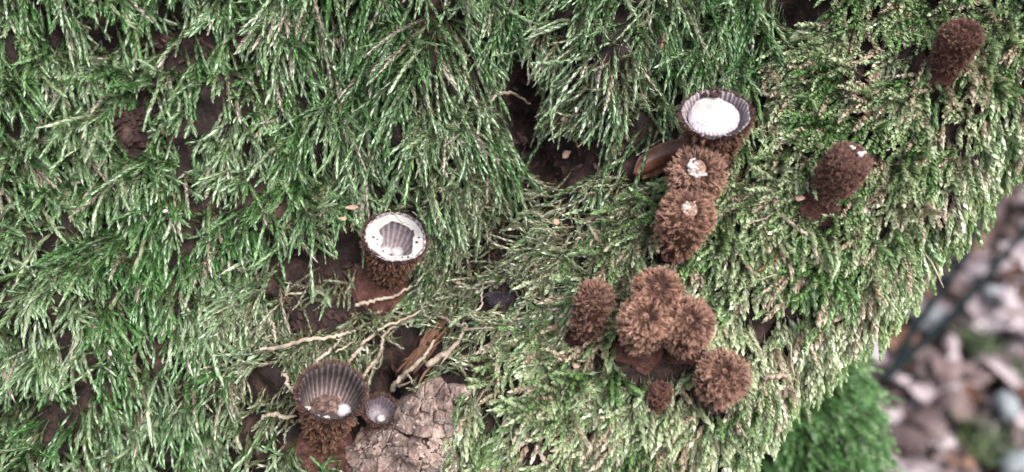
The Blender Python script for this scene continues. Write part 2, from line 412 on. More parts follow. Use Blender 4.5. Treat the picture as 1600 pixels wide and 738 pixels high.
def grow(mb, x, y, fdir, L, lift, droop, NL, leafL, leafW, stem, ang, flatten, cbase, ctip, K=6, curl=0.25, base=None, nor=None, keep=None, wfun=None, off=0.1):
    """moss shoots rooted at nominal pixels x, y; every shoot bends on its own curve and carries NL leaves"""
    N = len(x)
    if base is None:
        u, v = px2uv(x, y); p = np.stack([u, v, samp(WG, x, y) - 0.2], -1)
        n = nrm(np.stack([-samp(GU, x, y), -samp(GV, x, y), np.ones(N)], -1))
    else: p, n = base.copy(), nor
    t2 = np.stack([fdir[:, 0], -fdir[:, 1], np.zeros(N)], -1)
    tan = nrm(t2 - n * (t2 * n).sum(-1, keepdims=True))
    d = nrm(tan * np.cos(lift)[:, None] + n * np.sin(lift)[:, None] + rng.normal(0, 0.12, (N, 3)))
    cv = rng.normal(0, curl, (N, 3)); st = (L / (K - 1))[:, None]
    pts = [p]; 
    for k in range(K - 1):
        d = nrm(d + G * droop[:, None] / (K - 1) + cv / (K - 1) + rng.normal(0, 0.06, (N, 3)))
        p = p + d * st
        if base is None:
            px, py = uv2px(p[:, 0], p[:, 1])
            wm = samp(WG, px, py) + off + 0.12 * k
            low = p[:, 2] < wm
            p = p.copy(); p[low, 2] = np.minimum(wm[low], p[low, 2] + 1.2); d = d.copy(); d[low, 2] = np.maximum(d[low, 2], -0.1)
        pts.append(p)
    C = np.stack(pts, 1)                                     # N,K,3
    ok = np.ones(N, bool)
    if base is None:
        kk = D / (D - C[:, 2:, 2]); bx = 800 + C[:, 2:, 0] * S * kk; by = 369 - C[:, 2:, 1] * S * kk
        bb = 1 - bare(bx.ravel(), by.ravel()).reshape(bx.shape)
        ok &= bb.mean(1) < 0.12 + 0.5 * rng.random(N) ** 2
    for f in FG.values():                                    # keep clear of the fungi
        rel = C - f['b']; h = np.clip((rel @ f['ax']), -0.5, f['H'] + 0.3)
        dist = np.linalg.norm(rel - h[..., None] * f['ax'], axis=-1)
        rr = f['R'] * (0.55 + 0.5 * np.clip(h / f['H'], 0, 1)) 
        ok &= ~(dist < rr).any(1)
        v = f['b'] + 0 ; 
    C = C[ok]; N = len(C); n = n[ok]; cbase = cbase[ok]; ctip = ctip[ok]; L = L[ok]
    if N == 0: return
    leafL = leafL[ok]; leafW = leafW[ok]
    Tn = nrm(np.gradient(C, axis=1))
    n1 = nrm(n[:, None] - Tn * (n[:, None] * Tn).sum(-1, keepdims=True)); b1 = np.cross(Tn, n1)
    # stem
    th = np.arange(3) * 2 * math.pi / 3
    taper = np.linspace(1, 0.5, K)[None, :, None, None]
    ring = C[:, :, None] + stem * taper * (np.cos(th)[None, None, :, None] * n1[:, :, None] + np.sin(th)[None, None, :, None] * b1[:, :, None])
    idx = np.arange(N * K * 3).reshape(N, K, 3)
    a = idx[:, :-1]; b = idx[:, 1:]; a2 = np.roll(a, -1, 2); b2 = np.roll(b, -1, 2)
    f = np.concatenate([np.stack([a, a2, b2], -1).reshape(-1, 3), np.stack([a, b2, b], -1).reshape(-1, 3)])
    tt = np.linspace(0, 1, K)[None, :, None, None]
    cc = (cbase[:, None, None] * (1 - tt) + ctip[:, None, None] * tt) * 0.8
    mb.add(ring, f, np.broadcast_to(cc, (N, K, 3, 3)))
    # leaves
    t = (np.arange(NL) + 0.5) / NL
    t = 0.08 + 0.92 * t
    fi = np.clip(t * (K - 1), 0, K - 1.001); i0 = fi.astype(int); fr = (fi - i0)[None, :, None]
    lp = C[:, i0] * (1 - fr) + C[:, i0 + 1] * fr
    lt = nrm(Tn[:, i0] * (1 - fr) + Tn[:, i0 + 1] * fr); ln = nrm(n1[:, i0] * (1 - fr) + n1[:, i0 + 1] * fr)
    lb = np.cross(lt, ln)
    j = np.arange(NL)
    if flatten: ph = np.choose(j % 3, [1.35, -1.35, 0.0])[None] + rng.normal(0, 0.3, (N, NL))
    else: ph = (j * 2.39996)[None] + rng.random((N, 1)) * 6.28 + rng.normal(0, 0.3, (N, NL))
    R = np.cos(ph)[..., None] * ln + np.sin(ph)[..., None] * lb
    an = ang * (1 + rng.normal(0, 0.25, (N, NL))) * np.where(t > 0.9, 0.5, 1.0)[None]
    ld = np.cos(an)[..., None] * lt + np.sin(an)[..., None] * R
    sd = nrm(np.cross(ld, R)); nn = np.cross(sd, ld)
    size = (np.interp(t, [0, 0.15, 0.7, 1.0], [0.6, 1, 1, 0.62])[None] * (1 + rng.normal(0, 0.15, (N, NL))))
    LL = (leafL[:, None] * size)[..., None]; WW = (leafW[:, None] * size)[..., None]
    bpt = lp + R * stem * 0.6
    mid = bpt + ld * LL * 0.42
    lf = mid + sd * WW * 0.5 + nn * (-0.10) * LL
    rt = mid - sd * WW * 0.5 + nn * (-0.10) * LL
    tp = bpt + ld * LL - R * LL * (0.16 if flatten else 0.10)
    V = np.stack([bpt, lf, tp, rt], 2)
    idx = np.arange(N * NL * 4).reshape(-1, 4)
    f = np.concatenate([idx[:, [0, 1, 2]], idx[:, [0, 2, 3]]])
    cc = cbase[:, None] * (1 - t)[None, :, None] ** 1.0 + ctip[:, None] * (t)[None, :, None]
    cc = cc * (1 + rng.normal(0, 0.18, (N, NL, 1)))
    cv4 = np.stack([cc * 0.6, cc, cc * 1.6, cc], 2)  # naturally pale leaf tips, lightened further as painted highlights; leaf bases darkened
    mb.add(V, f, np.clip(cv4, 0.004, 0.75))

def scatter(n, dens):
    out = [np.zeros((0, 2))]; tot = 0
    while tot < n:
        q = np.stack([rng.uniform(-190, 1760, n), rng.uniform(-160, 900, n)], -1)
        k = rng.random(n) < dens(q[:, 0], q[:, 1]); out.append(q[k]); tot += k.sum()
    q = np.vstack(out)[:n]; return q[:, 0], q[:, 1]
def tufted(x, y, m, sd):
    n = len(x); i = np.repeat(np.arange(n), m)
    return x[i] + rng.normal(0, sd, n * m), y[i] + rng.normal(0, sd, n * m), i
def mixcol(a, b, t): return np.asarray(a)[None] * (1 - t)[:, None] + np.asarray(b)[None] * t[:, None]
def rot2(f, a): 
    c, s = np.cos(a), np.sin(a); return np.stack([f[:, 0] * c - f[:, 1] * s, f[:, 0] * s + f[:, 1] * c], -1)
inside = lambda x, y: (edge_s(x, y) > -14).astype(float)
clump = lambda x, y: np.clip(0.55 + 1.8 * fbm(x / 48., y / 48., 31, 2), 0.14, 1)

# hanging shoots on the left and along the top: loose plumes of shoots that share a root
def dens(fn): return lambda x, y: fn(*act(x, y)) * inside(x, y)
mbA = Mesher()
tx, ty = scatter(1500, dens(lambda x, y: bare(x, y) * (1 - ridge_mask(x, y)) * (1 - 0.92 * thin_mask(x, y)) * clump(x, y)))
x, y, ti = tufted(tx, ty, 5, 9)
ax_, ay_ = act(x, y); f = flow(ax_, ay_); N = len(x); nt = len(tx)
tdir = rng.normal(0, 0.38, nt) + 0.9 * fbm(tx / 90., ty / 90., 41, 2); tlift = rng.uniform(0.2, 0.95, nt); thue = rng.normal(0, 0.2, nt); tlen = rng.uniform(0.55, 1.4, nt)
calm = np.where((ax_ > 470) & (ay_ < 330), 0.28, 0.95)
f = rot2(f, (tdir[ti] + rng.normal(0, 0.27, N)) * calm)
topband = ((ay_ < 300) & (ax_ > 470)).astype(float)
L = rng.uniform(3.0, 6.6, N) * (1 + 0.6 * topband) * tlen[ti]
hue = np.clip(0.5 + 1.1 * fbm(x / 70., y / 70., 51, 2) + thue[ti] + rng.normal(0, 0.15, N), 0, 1)
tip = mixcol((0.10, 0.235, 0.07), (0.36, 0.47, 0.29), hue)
bas = mixcol((0.022, 0.045, 0.012), (0.075, 0.09, 0.04), hue)  # olive bases by nature, darkened further to paint in shadow; tips brightened
dead = rng.random(N) < 0.09
tip[dead] = (0.38, 0.35, 0.28); bas[dead] = (0.15, 0.11, 0.07)
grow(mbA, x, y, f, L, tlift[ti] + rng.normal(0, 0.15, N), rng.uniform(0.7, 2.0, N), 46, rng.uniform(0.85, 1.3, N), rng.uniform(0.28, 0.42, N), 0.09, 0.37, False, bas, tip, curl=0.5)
# a few long plumes that stand out from the rest
x, y = scatter(380, dens(lambda x, y: bare(x, y) * (1 - ridge_mask(x, y)) * (1 - thin_mask(x, y)) * clump(x, y)))
N = len(x); f = rot2(flow(*act(x, y)), rng.normal(0, 0.5, N)); hue = rng.random(N)
grow(mbA, x, y, f, rng.uniform(5.5, 10, N), rng.uniform(0.35, 0.95, N), rng.uniform(0.9, 2.0, N), 74, rng.uniform(1.1, 1.5, N), rng.uniform(0.36, 0.5, N), 0.11, 0.34, False,
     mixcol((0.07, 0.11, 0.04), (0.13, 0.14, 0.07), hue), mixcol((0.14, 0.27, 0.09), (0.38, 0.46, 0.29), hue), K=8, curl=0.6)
# an under-layer of short darker shoots
x, y = scatter(2300, dens(lambda x, y: bare(x, y) * clump(x, y) ** .5 * (1 - ridge_mask(x, y)) * (1 - 0.7 * thin_mask(x, y))))
N = len(x); f = rot2(flow(*act(x, y)), rng.normal(0, 0.9, N)); hue = rng.random(N)
grow(mbA, x, y, f, rng.uniform(1.8, 3.8, N), rng.uniform(0.2, 0.9, N), rng.uniform(0.3, 1.2, N), 22, rng.uniform(0.9, 1.3, N), rng.uniform(0.3, 0.42, N), 0.08, 0.55, False,
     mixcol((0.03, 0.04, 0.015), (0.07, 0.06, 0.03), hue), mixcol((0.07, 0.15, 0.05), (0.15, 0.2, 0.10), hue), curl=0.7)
tag(mbA.build('hanging_moss', M['moss']), 'long hanging deep green moss shoots over the upper and left trunk', 'moss', kind='stuff')

# plump braided shoots on the ridge
mbB = Mesher()
tx, ty = scatter(1540, dens(lambda x, y: bare(x, y) * ridge_mask(x, y) * (1 - 0.8 * thin_mask(x, y)) * clump(x, y)))
x, y, ti = tufted(tx, ty, 5, 8)
ax_, ay_ = act(x, y); f = flow(ax_, ay_); N = len(x); nt = len(tx)
tdir = rng.normal(0, 0.36, nt) + 1.3 * fbm(tx / 80., ty / 80., 43, 2); tlift = rng.uniform(0.1, 0.7, nt); thue = rng.normal(0, 0.22, nt); tlen = rng.uniform(0.7, 1.35, nt)
f = rot2(f, tdir[ti] + rng.normal(0, 0.3, N))
es = edge_s(x, y); near = np.clip(1 - es / 130, 0, 1)
L = rng.uniform(2.8, 5.6, N) * (1 + 0.25 * near) * tlen[ti]
hue = np.clip(0.5 + 1.2 * fbm(x / 60., y / 60., 53, 2) + thue[ti] + rng.normal(0, 0.15, N), 0, 1)
tip = mixcol((0.17, 0.30, 0.105), (0.47, 0.53, 0.33), hue)
bas = mixcol((0.045, 0.065, 0.028), (0.15, 0.145, 0.09), hue)  # natural base-to-tip gradient, with extra shadow put into the base colour
dead = (rng.random(nt) < (0.05 + 0.2 * (fbm(tx / 50., ty / 50., 57, 2) > 0.15)))[ti] | (rng.random(N) < 0.07)
tip[dead] = (0.46, 0.39, 0.29); bas[dead] = (0.22, 0.165, 0.11)
grow(mbB, x, y, f, L, tlift[ti] + rng.normal(0, 0.12, N), rng.uniform(0.4, 1.2, N) + 1.4 * near, 38, rng.uniform(0.85, 1.2, N), rng.uniform(0.48, 0.64, N), 0.10, 0.5, True, bas, tip, curl=0.5)
# shoots that hang over the edge
q = rng.uniform(0, 1, 800)
ed = np.array(EDGE[1:-1], float); cum = np.r_[0, np.cumsum(np.hypot(*np.diff(ed, axis=0).T))]
ex = np.interp(q * cum[-1], cum, ed[:, 0]) + rng.normal(-14, 14, 800); ey = np.interp(q * cum[-1], cum, ed[:, 1]) + rng.normal(-14, 14, 800)
N = 800; f = rot2(flow(*act(ex, ey)), rng.normal(0, 0.4, N)); hue = rng.random(N)
grow(mbB, ex, ey, f, rng.uniform(3.0, 7.0, N), rng.uniform(0.1, 0.8, N), rng.uniform(1.0, 2.4, N), 46, rng.uniform(0.85, 1.15, N), rng.uniform(0.48, 0.62, N), 0.10, 0.5, True,
     mixcol((0.08, 0.09, 0.035), (0.17, 0.16, 0.08), hue), mixcol((0.155, 0.28, 0.09), (0.36, 0.44, 0.22), hue), curl=0.4)
tag(mbB.build('braided_moss', M['moss']), 'pale green braided moss carpet on the ridge around the shaggy fungi', 'moss', kind='stuff')

# thin straggling shoots in the hollow between
mbC = Mesher()
x, y = scatter(3650, dens(lambda x, y: np.clip(bare(x, y) + 0.12, 0, 1) * thin_mask(x, y) ** 0.8 * clump(x, y)))
f = flow(*act(x, y)); N = len(x); f = rot2(f, rng.normal(0, 0.75, N)); hue = rng.random(N)
tip = mixcol((0.16, 0.23, 0.11), (0.43, 0.44, 0.32), hue); bas = mixcol((0.09, 0.09, 0.04), (0.23, 0.19, 0.11), hue)
grow(mbC, x, y, f, rng.uniform(2.4, 5.4, N), rng.uniform(0.1, 0.8, N), rng.uniform(0.1, 0.9, N), 26, rng.uniform(0.55, 0.95, N), rng.uniform(0.22, 0.32, N), 0.085, 0.4, False, bas, tip, curl=0.8)
tag(mbC.build('straggling_moss', M['moss']), 'thin straggling olive moss strands in the hollow across the middle of the trunk', 'moss', kind='stuff')

# ------------------------------------------------------------------ fungi
def frame(ax):
    a = np.cross(ax, [0, 1, 0.2]); a /= np.linalg.norm(a); b = np.cross(ax, a); return np.stack([a, b, ax])   # rows
def lathe(prof, sides, fr=None, flute=0, famp=0.0, fz=None, wob=0.03, seed=0, zw=0.0):
    V = []; F = []; prof_top = max(p[1] for p in prof)
    for i, (r, z) in enumerate(prof):
        for k in range(sides):
            th = 2 * math.pi * k / sides
            rr = r * (1 + wob * 2 * vn(math.cos(th) * 1.5 + 9 + seed, math.sin(th) * 1.5 + z * 0.25, seed))
            if flute: rr *= 1 + famp * (fz[i] if fz else 1) * math.cos(flute * th)
            V.append((rr * math.cos(th), rr * math.sin(th), z + (zw * (vn(math.cos(th) * 3 + 5, math.sin(th) * 3 + 5, seed) + 0.6 * vn(math.cos(th) * 9 + 5, math.sin(th) * 9 + 5, seed + 1)) if z > 0.93 * prof_top else 0)))
    for i in range(len(prof) - 1):
        for k in range(sides):
            k2 = (k + 1) % sides
            F.append((i * sides + k, i * sides + k2, (i + 1) * sides + k2, (i + 1) * sides + k))
    return np.array(V), F
def prof_r(prof, z):
    return np.interp(z, [p[1] for p in prof], [p[0] for p in prof])
def hairs(prof, n, ln, seed, zr, up=0.5, blades=10, width=0.10, cd=(0.05, 0.024, 0.016), cl=(0.30, 0.18, 0.125), topdisc=None, spread=0.21, curl=0.4, zpow=1.0, outw=0.0):
    """tufts of tapered curved blades on the outside of a lathe profile"""
    r = np.random.default_rng(seed)
    z = zr[0] + (zr[1] - zr[0]) * r.random(n) ** zpow; th = r.random(n) * 2 * math.pi
    R = prof_r(prof, z); dR = (prof_r(prof, z + 0.1) - prof_r(prof, z - 0.1)) / 0.2
    er = np.stack([np.cos(th), np.sin(th), np.zeros(n)], -1); ez = np.array([0, 0, 1.0])
    nor = nrm(er - dR[:, None] * ez); pos = er * R[:, None] * 0.97 + z[:, None] * ez
    if topdisc is not None:                        # extra tufts on the rounded shoulder and top
        m, r0, r1, zt, lean = topdisc
        q = np.sqrt(r.uniform(r0 * r0, r1 * r1, m)); t2 = r.random(m) * 2 * math.pi
        e2 = np.stack([np.cos(t2), np.sin(t2), np.zeros(m)], -1)
        pos = np.vstack([pos, e2 * q[:, None] + (zt - 0.9 * np.clip((q - r0) / (r1 - r0), 0, 1) ** 2.5)[:, None] * ez])
        nor = np.vstack([nor, nrm(e2 * lean * (q / r1)[:, None] + ez)]); n = n + m
    d0 = nrm(nor + ez * up * np.r_[np.ones(len(z)), np.zeros(n - len(z))][:, None] + r.normal(0, 0.22, (n, 3)))
    tl = ln * r.uniform(0.65, 1.25, n)
    tipp = pos + d0 * tl[:, None] + r.normal(0, 0.12, (n, 3)) * ln
    shade = r.random(n)
    side = nrm(np.cross(d0, r.normal(0, 1, (n, 3))))
    B = blades
    roots = pos[:, None] + r.normal(0, spread, (n, B, 3)) * 1.0
    roots = roots - d0[:, None] * ln * 0.15 + nor[:, None] * outw
    tips = tipp[:, None] + r.normal(0, 0.11 * ln, (n, B, 3))
    mid = 0.5 * (roots + tips) + r.normal(0, curl * 0.2, (n, B, 3)) * ln + nor[:, None] * ln * 0.12
    sd = nrm(np.cross(tips - roots, r.normal(0, 1, (n, B, 3)))) * width * 0.5
    V = np.stack([roots - sd, roots + sd, mid - sd * 0.8, mid + sd * 0.8, tips], 2).reshape(-1, 3)
    i = np.arange(n * B)[:, None] * 5
    F = np.concatenate([i + [0, 1, 3], i + [0, 3, 2], i + [2, 3, 4]])
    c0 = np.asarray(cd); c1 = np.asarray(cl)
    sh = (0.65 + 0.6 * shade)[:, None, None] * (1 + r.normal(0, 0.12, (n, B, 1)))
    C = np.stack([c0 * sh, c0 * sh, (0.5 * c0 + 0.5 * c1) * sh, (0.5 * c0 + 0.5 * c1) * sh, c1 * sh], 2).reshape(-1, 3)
    return V, F, np.clip(C, 0.003, 0.8)
def place(f, V): return f['b'] + np.asarray(V) @ frame(f['ax'])
def pad(root, f, rx, seed, dz=0.0):
    """rust-brown felt pad at the foot, spread over the face, with fuzz"""
    b = f['b']; n = normal_at(b)
    V = []; F = []; nr, ns = 6, 22
    rg = np.random.default_rng(seed)
    for i in range(nr):
        q = (i / (nr - 1))
        for k in range(ns):
            th = 2 * math.pi * k / ns
            rr = rx * q * (1 + 0.6 * vn(math.cos(th) * 1.7 + seed, math.sin(th) * 1.7, seed))
            x_, y_ = b[0] + rr * math.cos(th), b[1] + rr * math.sin(th) - 0.25 * rx * q
            px, py = uv2px(x_, y_)
            h = 1.3 * (1 - q ** 1.5) - 0.35 * q + 0.5 * rg.random()
            V.append((x_, y_, float(samp(WG, np.array(px), np.array(py))) + h + dz))
    for i in range(nr - 1):
        for k in range(ns):
            k2 = (k + 1) % ns
            F.append((i * ns + k, i * ns + k2, (i + 1) * ns + k2, (i + 1) * ns + k))
    o = mk('mycelium_pad', V, F, M['felt'], root, smooth=True)
    # fuzz
    Vn = np.array(V); m = 1500; pi = rg.integers(ns, len(Vn), m)
    r0 = Vn[pi] + rg.normal(0, 0.18, (m, 3)) * [1, 1, 0.3]
    tips = r0 + nrm(rg.normal(0, 0.6, (m, 3)) + [0, 0, 1]) * rg.uniform(0.25, 0.6, (m, 1)); sd = nrm(rg.normal(0, 1, (m, 3))) * 0.04
    VV = np.stack([r0 - sd, r0 + sd, tips], 1).reshape(-1, 3); FF = np.arange(m * 3).reshape(-1, 3)
    CC = np.repeat(np.array([[0.13, 0.062, 0.052]]) * rg.uniform(0.5, 1.3, (m, 1)), 3, 0)
    g = mk('felt_fuzz', VV, FF, M['hair'], root, cols=CC); tag(g, kind='stuff'); g.parent = o; g.location = (0, 0, 0)
    return o

def open_cup(key, label, hz_n, hair_len, nf, lin_hi, lin_lo, padr, rimdark=1.0, fuzz_cl=(0.30, 0.16, 0.105)):
    f = FG[key]; H, R = f['H'], f['R']
    root = empty('birds_nest_fungus', f['b']); tag(root, label, 'fungus', 'open cup fungi')
    prof = [(0.42 * R, -0.8), (0.45 * R, 0.1 * H), (0.56 * R, 0.3 * H), (0.71 * R, 0.55 * H), (0.88 * R, 0.82 * H), (0.98 * R, 0.97 * H), (1.0 * R, H)]
    V, F = lathe(prof, 60, seed=len(key) + 3, wob=0.05, zw=0.55)
    mk('cup_wall', place(f, V), F, M['cupwall'], root, smooth=True)
    ip = [(1.0 * R, H), (0.985 * R, H + 0.08), (0.95 * R, H + 0.02), (0.88 * R, 0.89 * H), (0.78 * R, 0.74 * H), (0.67 * R, 0.60 * H), (0.54 * R, 0.50 * H), (0.34 * R, 0.45 * H), (0.05 * R, 0.44 * H)]
    fz = [0, 0.2, 0.5, 1, 1, 0.9, 0.6, 0.2, 0]
    sides = nf * 6
    V, F = lathe(ip, sides, flute=nf, famp=0.035, fz=fz, seed=len(key) + 3, wob=0.05, zw=0.55)
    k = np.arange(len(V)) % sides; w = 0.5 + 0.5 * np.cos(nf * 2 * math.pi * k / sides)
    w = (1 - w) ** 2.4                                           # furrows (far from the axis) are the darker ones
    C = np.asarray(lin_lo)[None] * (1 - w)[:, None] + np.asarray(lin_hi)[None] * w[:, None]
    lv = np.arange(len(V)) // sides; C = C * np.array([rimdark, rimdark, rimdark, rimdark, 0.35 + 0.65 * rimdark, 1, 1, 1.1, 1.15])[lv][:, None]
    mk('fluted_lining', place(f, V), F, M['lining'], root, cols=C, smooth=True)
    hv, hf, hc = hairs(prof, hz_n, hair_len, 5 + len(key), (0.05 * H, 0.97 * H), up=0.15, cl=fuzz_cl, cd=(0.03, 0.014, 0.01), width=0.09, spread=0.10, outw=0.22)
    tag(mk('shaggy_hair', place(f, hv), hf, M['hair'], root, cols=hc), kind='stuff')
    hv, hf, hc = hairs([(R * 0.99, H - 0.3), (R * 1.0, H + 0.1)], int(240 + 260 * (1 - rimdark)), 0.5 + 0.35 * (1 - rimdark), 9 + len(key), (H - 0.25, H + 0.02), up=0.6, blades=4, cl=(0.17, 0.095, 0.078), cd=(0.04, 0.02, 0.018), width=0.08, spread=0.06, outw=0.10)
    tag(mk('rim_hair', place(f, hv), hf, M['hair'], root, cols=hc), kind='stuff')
    if padr: pad(root, f, padr, 3 + len(key))
    return root, f
def disc(f, root, name, mat, outer, inner, zout, zin, rings=7, sides=72, seed=0, thick=0.12, keepf=None):
    """thin sheet between an outer and an inner outline (functions of angle), with thickness"""
    V = []; F = []
    for layer in (0,):
        for i in range(rings):
            q = i / (rings - 1)
            for k in range(sides):
                th = 2 * math.pi * k / sides
                a = outer(th); b = inner(th)
                x_ = a[0] * (1 - q) + b[0] * q; y_ = a[1] * (1 - q) + b[1] * q
                z = zout(th) * (1 - q) + zin * q + 0.10 * vn(x_ * 1.3 + seed, y_ * 1.3, seed) - layer * thick
                V.append((x_, y_, z))
    n = rings * sides
    for i in range(rings - 1):
        for k in range(sides):
            k2 = (k + 1) % sides; a, b, c, d = i * sides + k, i * sides + k2, (i + 1) * sides + k2, (i + 1) * sides + k
            F.append((a, b, c, d))
    return mk(name, place(f, V), F, mat, root, smooth=True)
def egg(root, f, p, rx, ry, rz, seed, name='peridiole', mat='egg', amp=0.08, sub=2):
    V, F = chunk(rx, ry, rz, seed, sub, amp)
    return mk(name, place(f, V + np.asarray(p)), F, M[mat], root, smooth=(mat == 'egg'))
def upvec(f):
    """cup-frame 2D direction that points up in the picture"""
    fr = frame(f['ax']); v = fr @ np.array([0, 1.0, 0]); return v[:2] / np.linalg.norm(v[:2])
def cupxy(f, right, up):
    u = upvec(f); fr = frame(f['ax']); r = fr @ np.array([1.0, 0, 0]); r = r[:2] / np.linalg.norm(r[:2])
    return right * r + up * u

# 1 torn white membrane
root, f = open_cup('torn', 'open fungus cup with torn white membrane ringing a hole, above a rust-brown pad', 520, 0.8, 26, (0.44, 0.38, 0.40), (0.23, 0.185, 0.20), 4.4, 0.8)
R, H = f['R'], f['H']
hc_ = cupxy(f, 0.06 * R, 0.0 * R)
def hole(th):
    d = np.array([math.cos(th), math.sin(th)])
    rr = R * (0.57 + 0.20 * vn(d[0] * 1.6 + 3, d[1] * 1.6 + 3, 8) + 0.10 * vn(d[0] * 5 + 3, d[1] * 5, 9))
    u = upvec(f); q = d @ u
    rr *= 1 + 0.24 * abs(q) - 0.16 * (1 - abs(q))
    return hc_ + d * rr
disc(f, root, 'white_membrane', M['membrane'], lambda th: np.array([math.cos(th), math.sin(th)]) * R * (0.935 + 0.09 * vn(math.cos(th) * 2.2 + 4, math.sin(th) * 2.2 + 4, 14)), hole, lambda th: H - 0.12, H - 0.4, seed=2)
for k, (a, b, s) in enumerate([(-.72, -.12, .16), (-.60, -.18, .1), (-.62, -.38, .09), (.62, .40, .15), (.80, .16, .15), (.70, -.05, .17), (.74, -.40, .1), (.34, -.72, .14), (.15, -.76, .1), (-.45, -.62, .1), (.5, -.6, .08)]):
    x_, y_ = cupxy(f, a * R, b * R); egg(root, f, (x_, y_, H - 0.22), s * 1.3, s, 0.1, k + 3, 'dark_speck', 'crumb', 0.3, 1)
for k, (a, b) in enumerate([(-.2, .12), (.22, .16)]):
    x_, y_ = cupxy(f, a * R, b * R); egg(root, f, (x_, y_, 0.58 * H), 1.0, 0.9, 0.5, k + 20)
# 2 cup with debris
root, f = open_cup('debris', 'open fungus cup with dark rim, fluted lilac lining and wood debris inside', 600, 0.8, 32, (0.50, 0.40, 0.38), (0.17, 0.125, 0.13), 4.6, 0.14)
R, H = f['R'], f['H']
for k, (a, b, s) in enumerate([(.42, -.18, 1.0)]):
    x_, y_ = cupxy(f, a * R, b * R); egg(root, f, (x_, y_, 0.76 * H), 1.05, 1.0, 0.55, 40)
for k, (a, b, s, z) in enumerate([(-.08, -.02, 1.4, .78), (-.3, -.2, .9, .78), (.08, -.2, .8, .78), (-.38, .0, .7, .76), (-.5, -.3, .5, .78), (.12, .06, .8, .80), (-.2, .14, .7, .78), (-.05, -.3, .6, .80)]):
    x_, y_ = cupxy(f, a * R, b * R); egg(root, f, (x_, y_, z * H), s, s * 0.75, s * 0.5, k + 50, 'wood_debris', 'debris', 0.5, 3)
for k, (a, b, s) in enumerate([(-.72, -.35, .42), (-.2, -.62, .5), (.1, -.66, .42), (-.45, -.58, .35)]):
    x_, y_ = cupxy(f, a * R, b * R); egg(root, f, (x_, y_, 0.80 * H), s * 1.3, s * .7, .3, k + 70, 'pale_fleck', 'membrane', 0.3)
# 3 small half-buried cup
root, f = open_cup('buried', 'small half-hidden fungus cup with one white egg, wedged beside the bare bark', 200, 0.5, 22, (0.26, 0.22, 0.24), (0.16, 0.13, 0.15), 0, 0.5)
R, H = f['R'], f['H']
x_, y_ = cupxy(f, .12 * R, -.25 * R); egg(root, f, (x_, y_, 0.62 * H), .62, .58, .4, 81)
# 4 cup nearly covered with white membrane
root, f = open_cup('white', 'open fungus cup almost filled by a bright white membrane', 600, 0.8, 40, (0.40, 0.34, 0.36), (0.20, 0.155, 0.17), 3.2, 0.75)
R, H = f['R'], f['H']
mc = cupxy(f, -0.08 * R, 0.22 * R)
def mo(th):
    d = np.array([math.cos(th), math.sin(th)]); u = upvec(f); q = d @ u
    rr = R * (0.61 + 0.05 * vn(d[0] * 3 + 1, d[1] * 3, 12)) * (1 + 0.06 * abs(q))
    p = mc + d * rr; n = np.linalg.norm(p); return p * min(1, 0.95 * R / n)
disc(f, root, 'white_membrane', M['membrane'], mo, lambda th: mc + 0.01 * np.array([math.cos(th), math.sin(th)]), lambda th: H - 0.62, H - 0.42, seed=5)
# pleated skirt of the membrane that reaches down into the cup
V = []; F = []; sd_ = 240
for i in range(4):
    q = i / 3
    for k in range(sd_):
        th = 2 * math.pi * k / sd_; p = mo(th); d = np.array([math.cos(th), math.sin(th)])
        rim = d * R * 0.90
        w = 0.5 * q
        pp = p * (1 - w) + rim * w
        V.append((pp[0], pp[1], H - 0.66 - 0.35 * q + 0.07 * math.cos(40 * th) * q))
for i in range(3):
    for k in range(sd_):
        k2 = (k + 1) % sd_; F.append((i * sd_ + k, i * sd_ + k2, (i + 1) * sd_ + k2, (i + 1) * sd_ + k))
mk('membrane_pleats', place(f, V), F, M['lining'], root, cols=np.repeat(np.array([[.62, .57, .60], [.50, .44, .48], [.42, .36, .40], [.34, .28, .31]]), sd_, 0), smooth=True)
for k, (a, b, s) in enumerate([(-.28, .88, .34), (.02, .84, .42), (.12, .9, .25)]):
    x_, y_ = cupxy(f, a * R, b * R); egg(root, f, (x_, y_, H - 0.2), s * 1.3, s * .8, .3, k + 91, 'brown_crumb', 'crumb', 0.4)

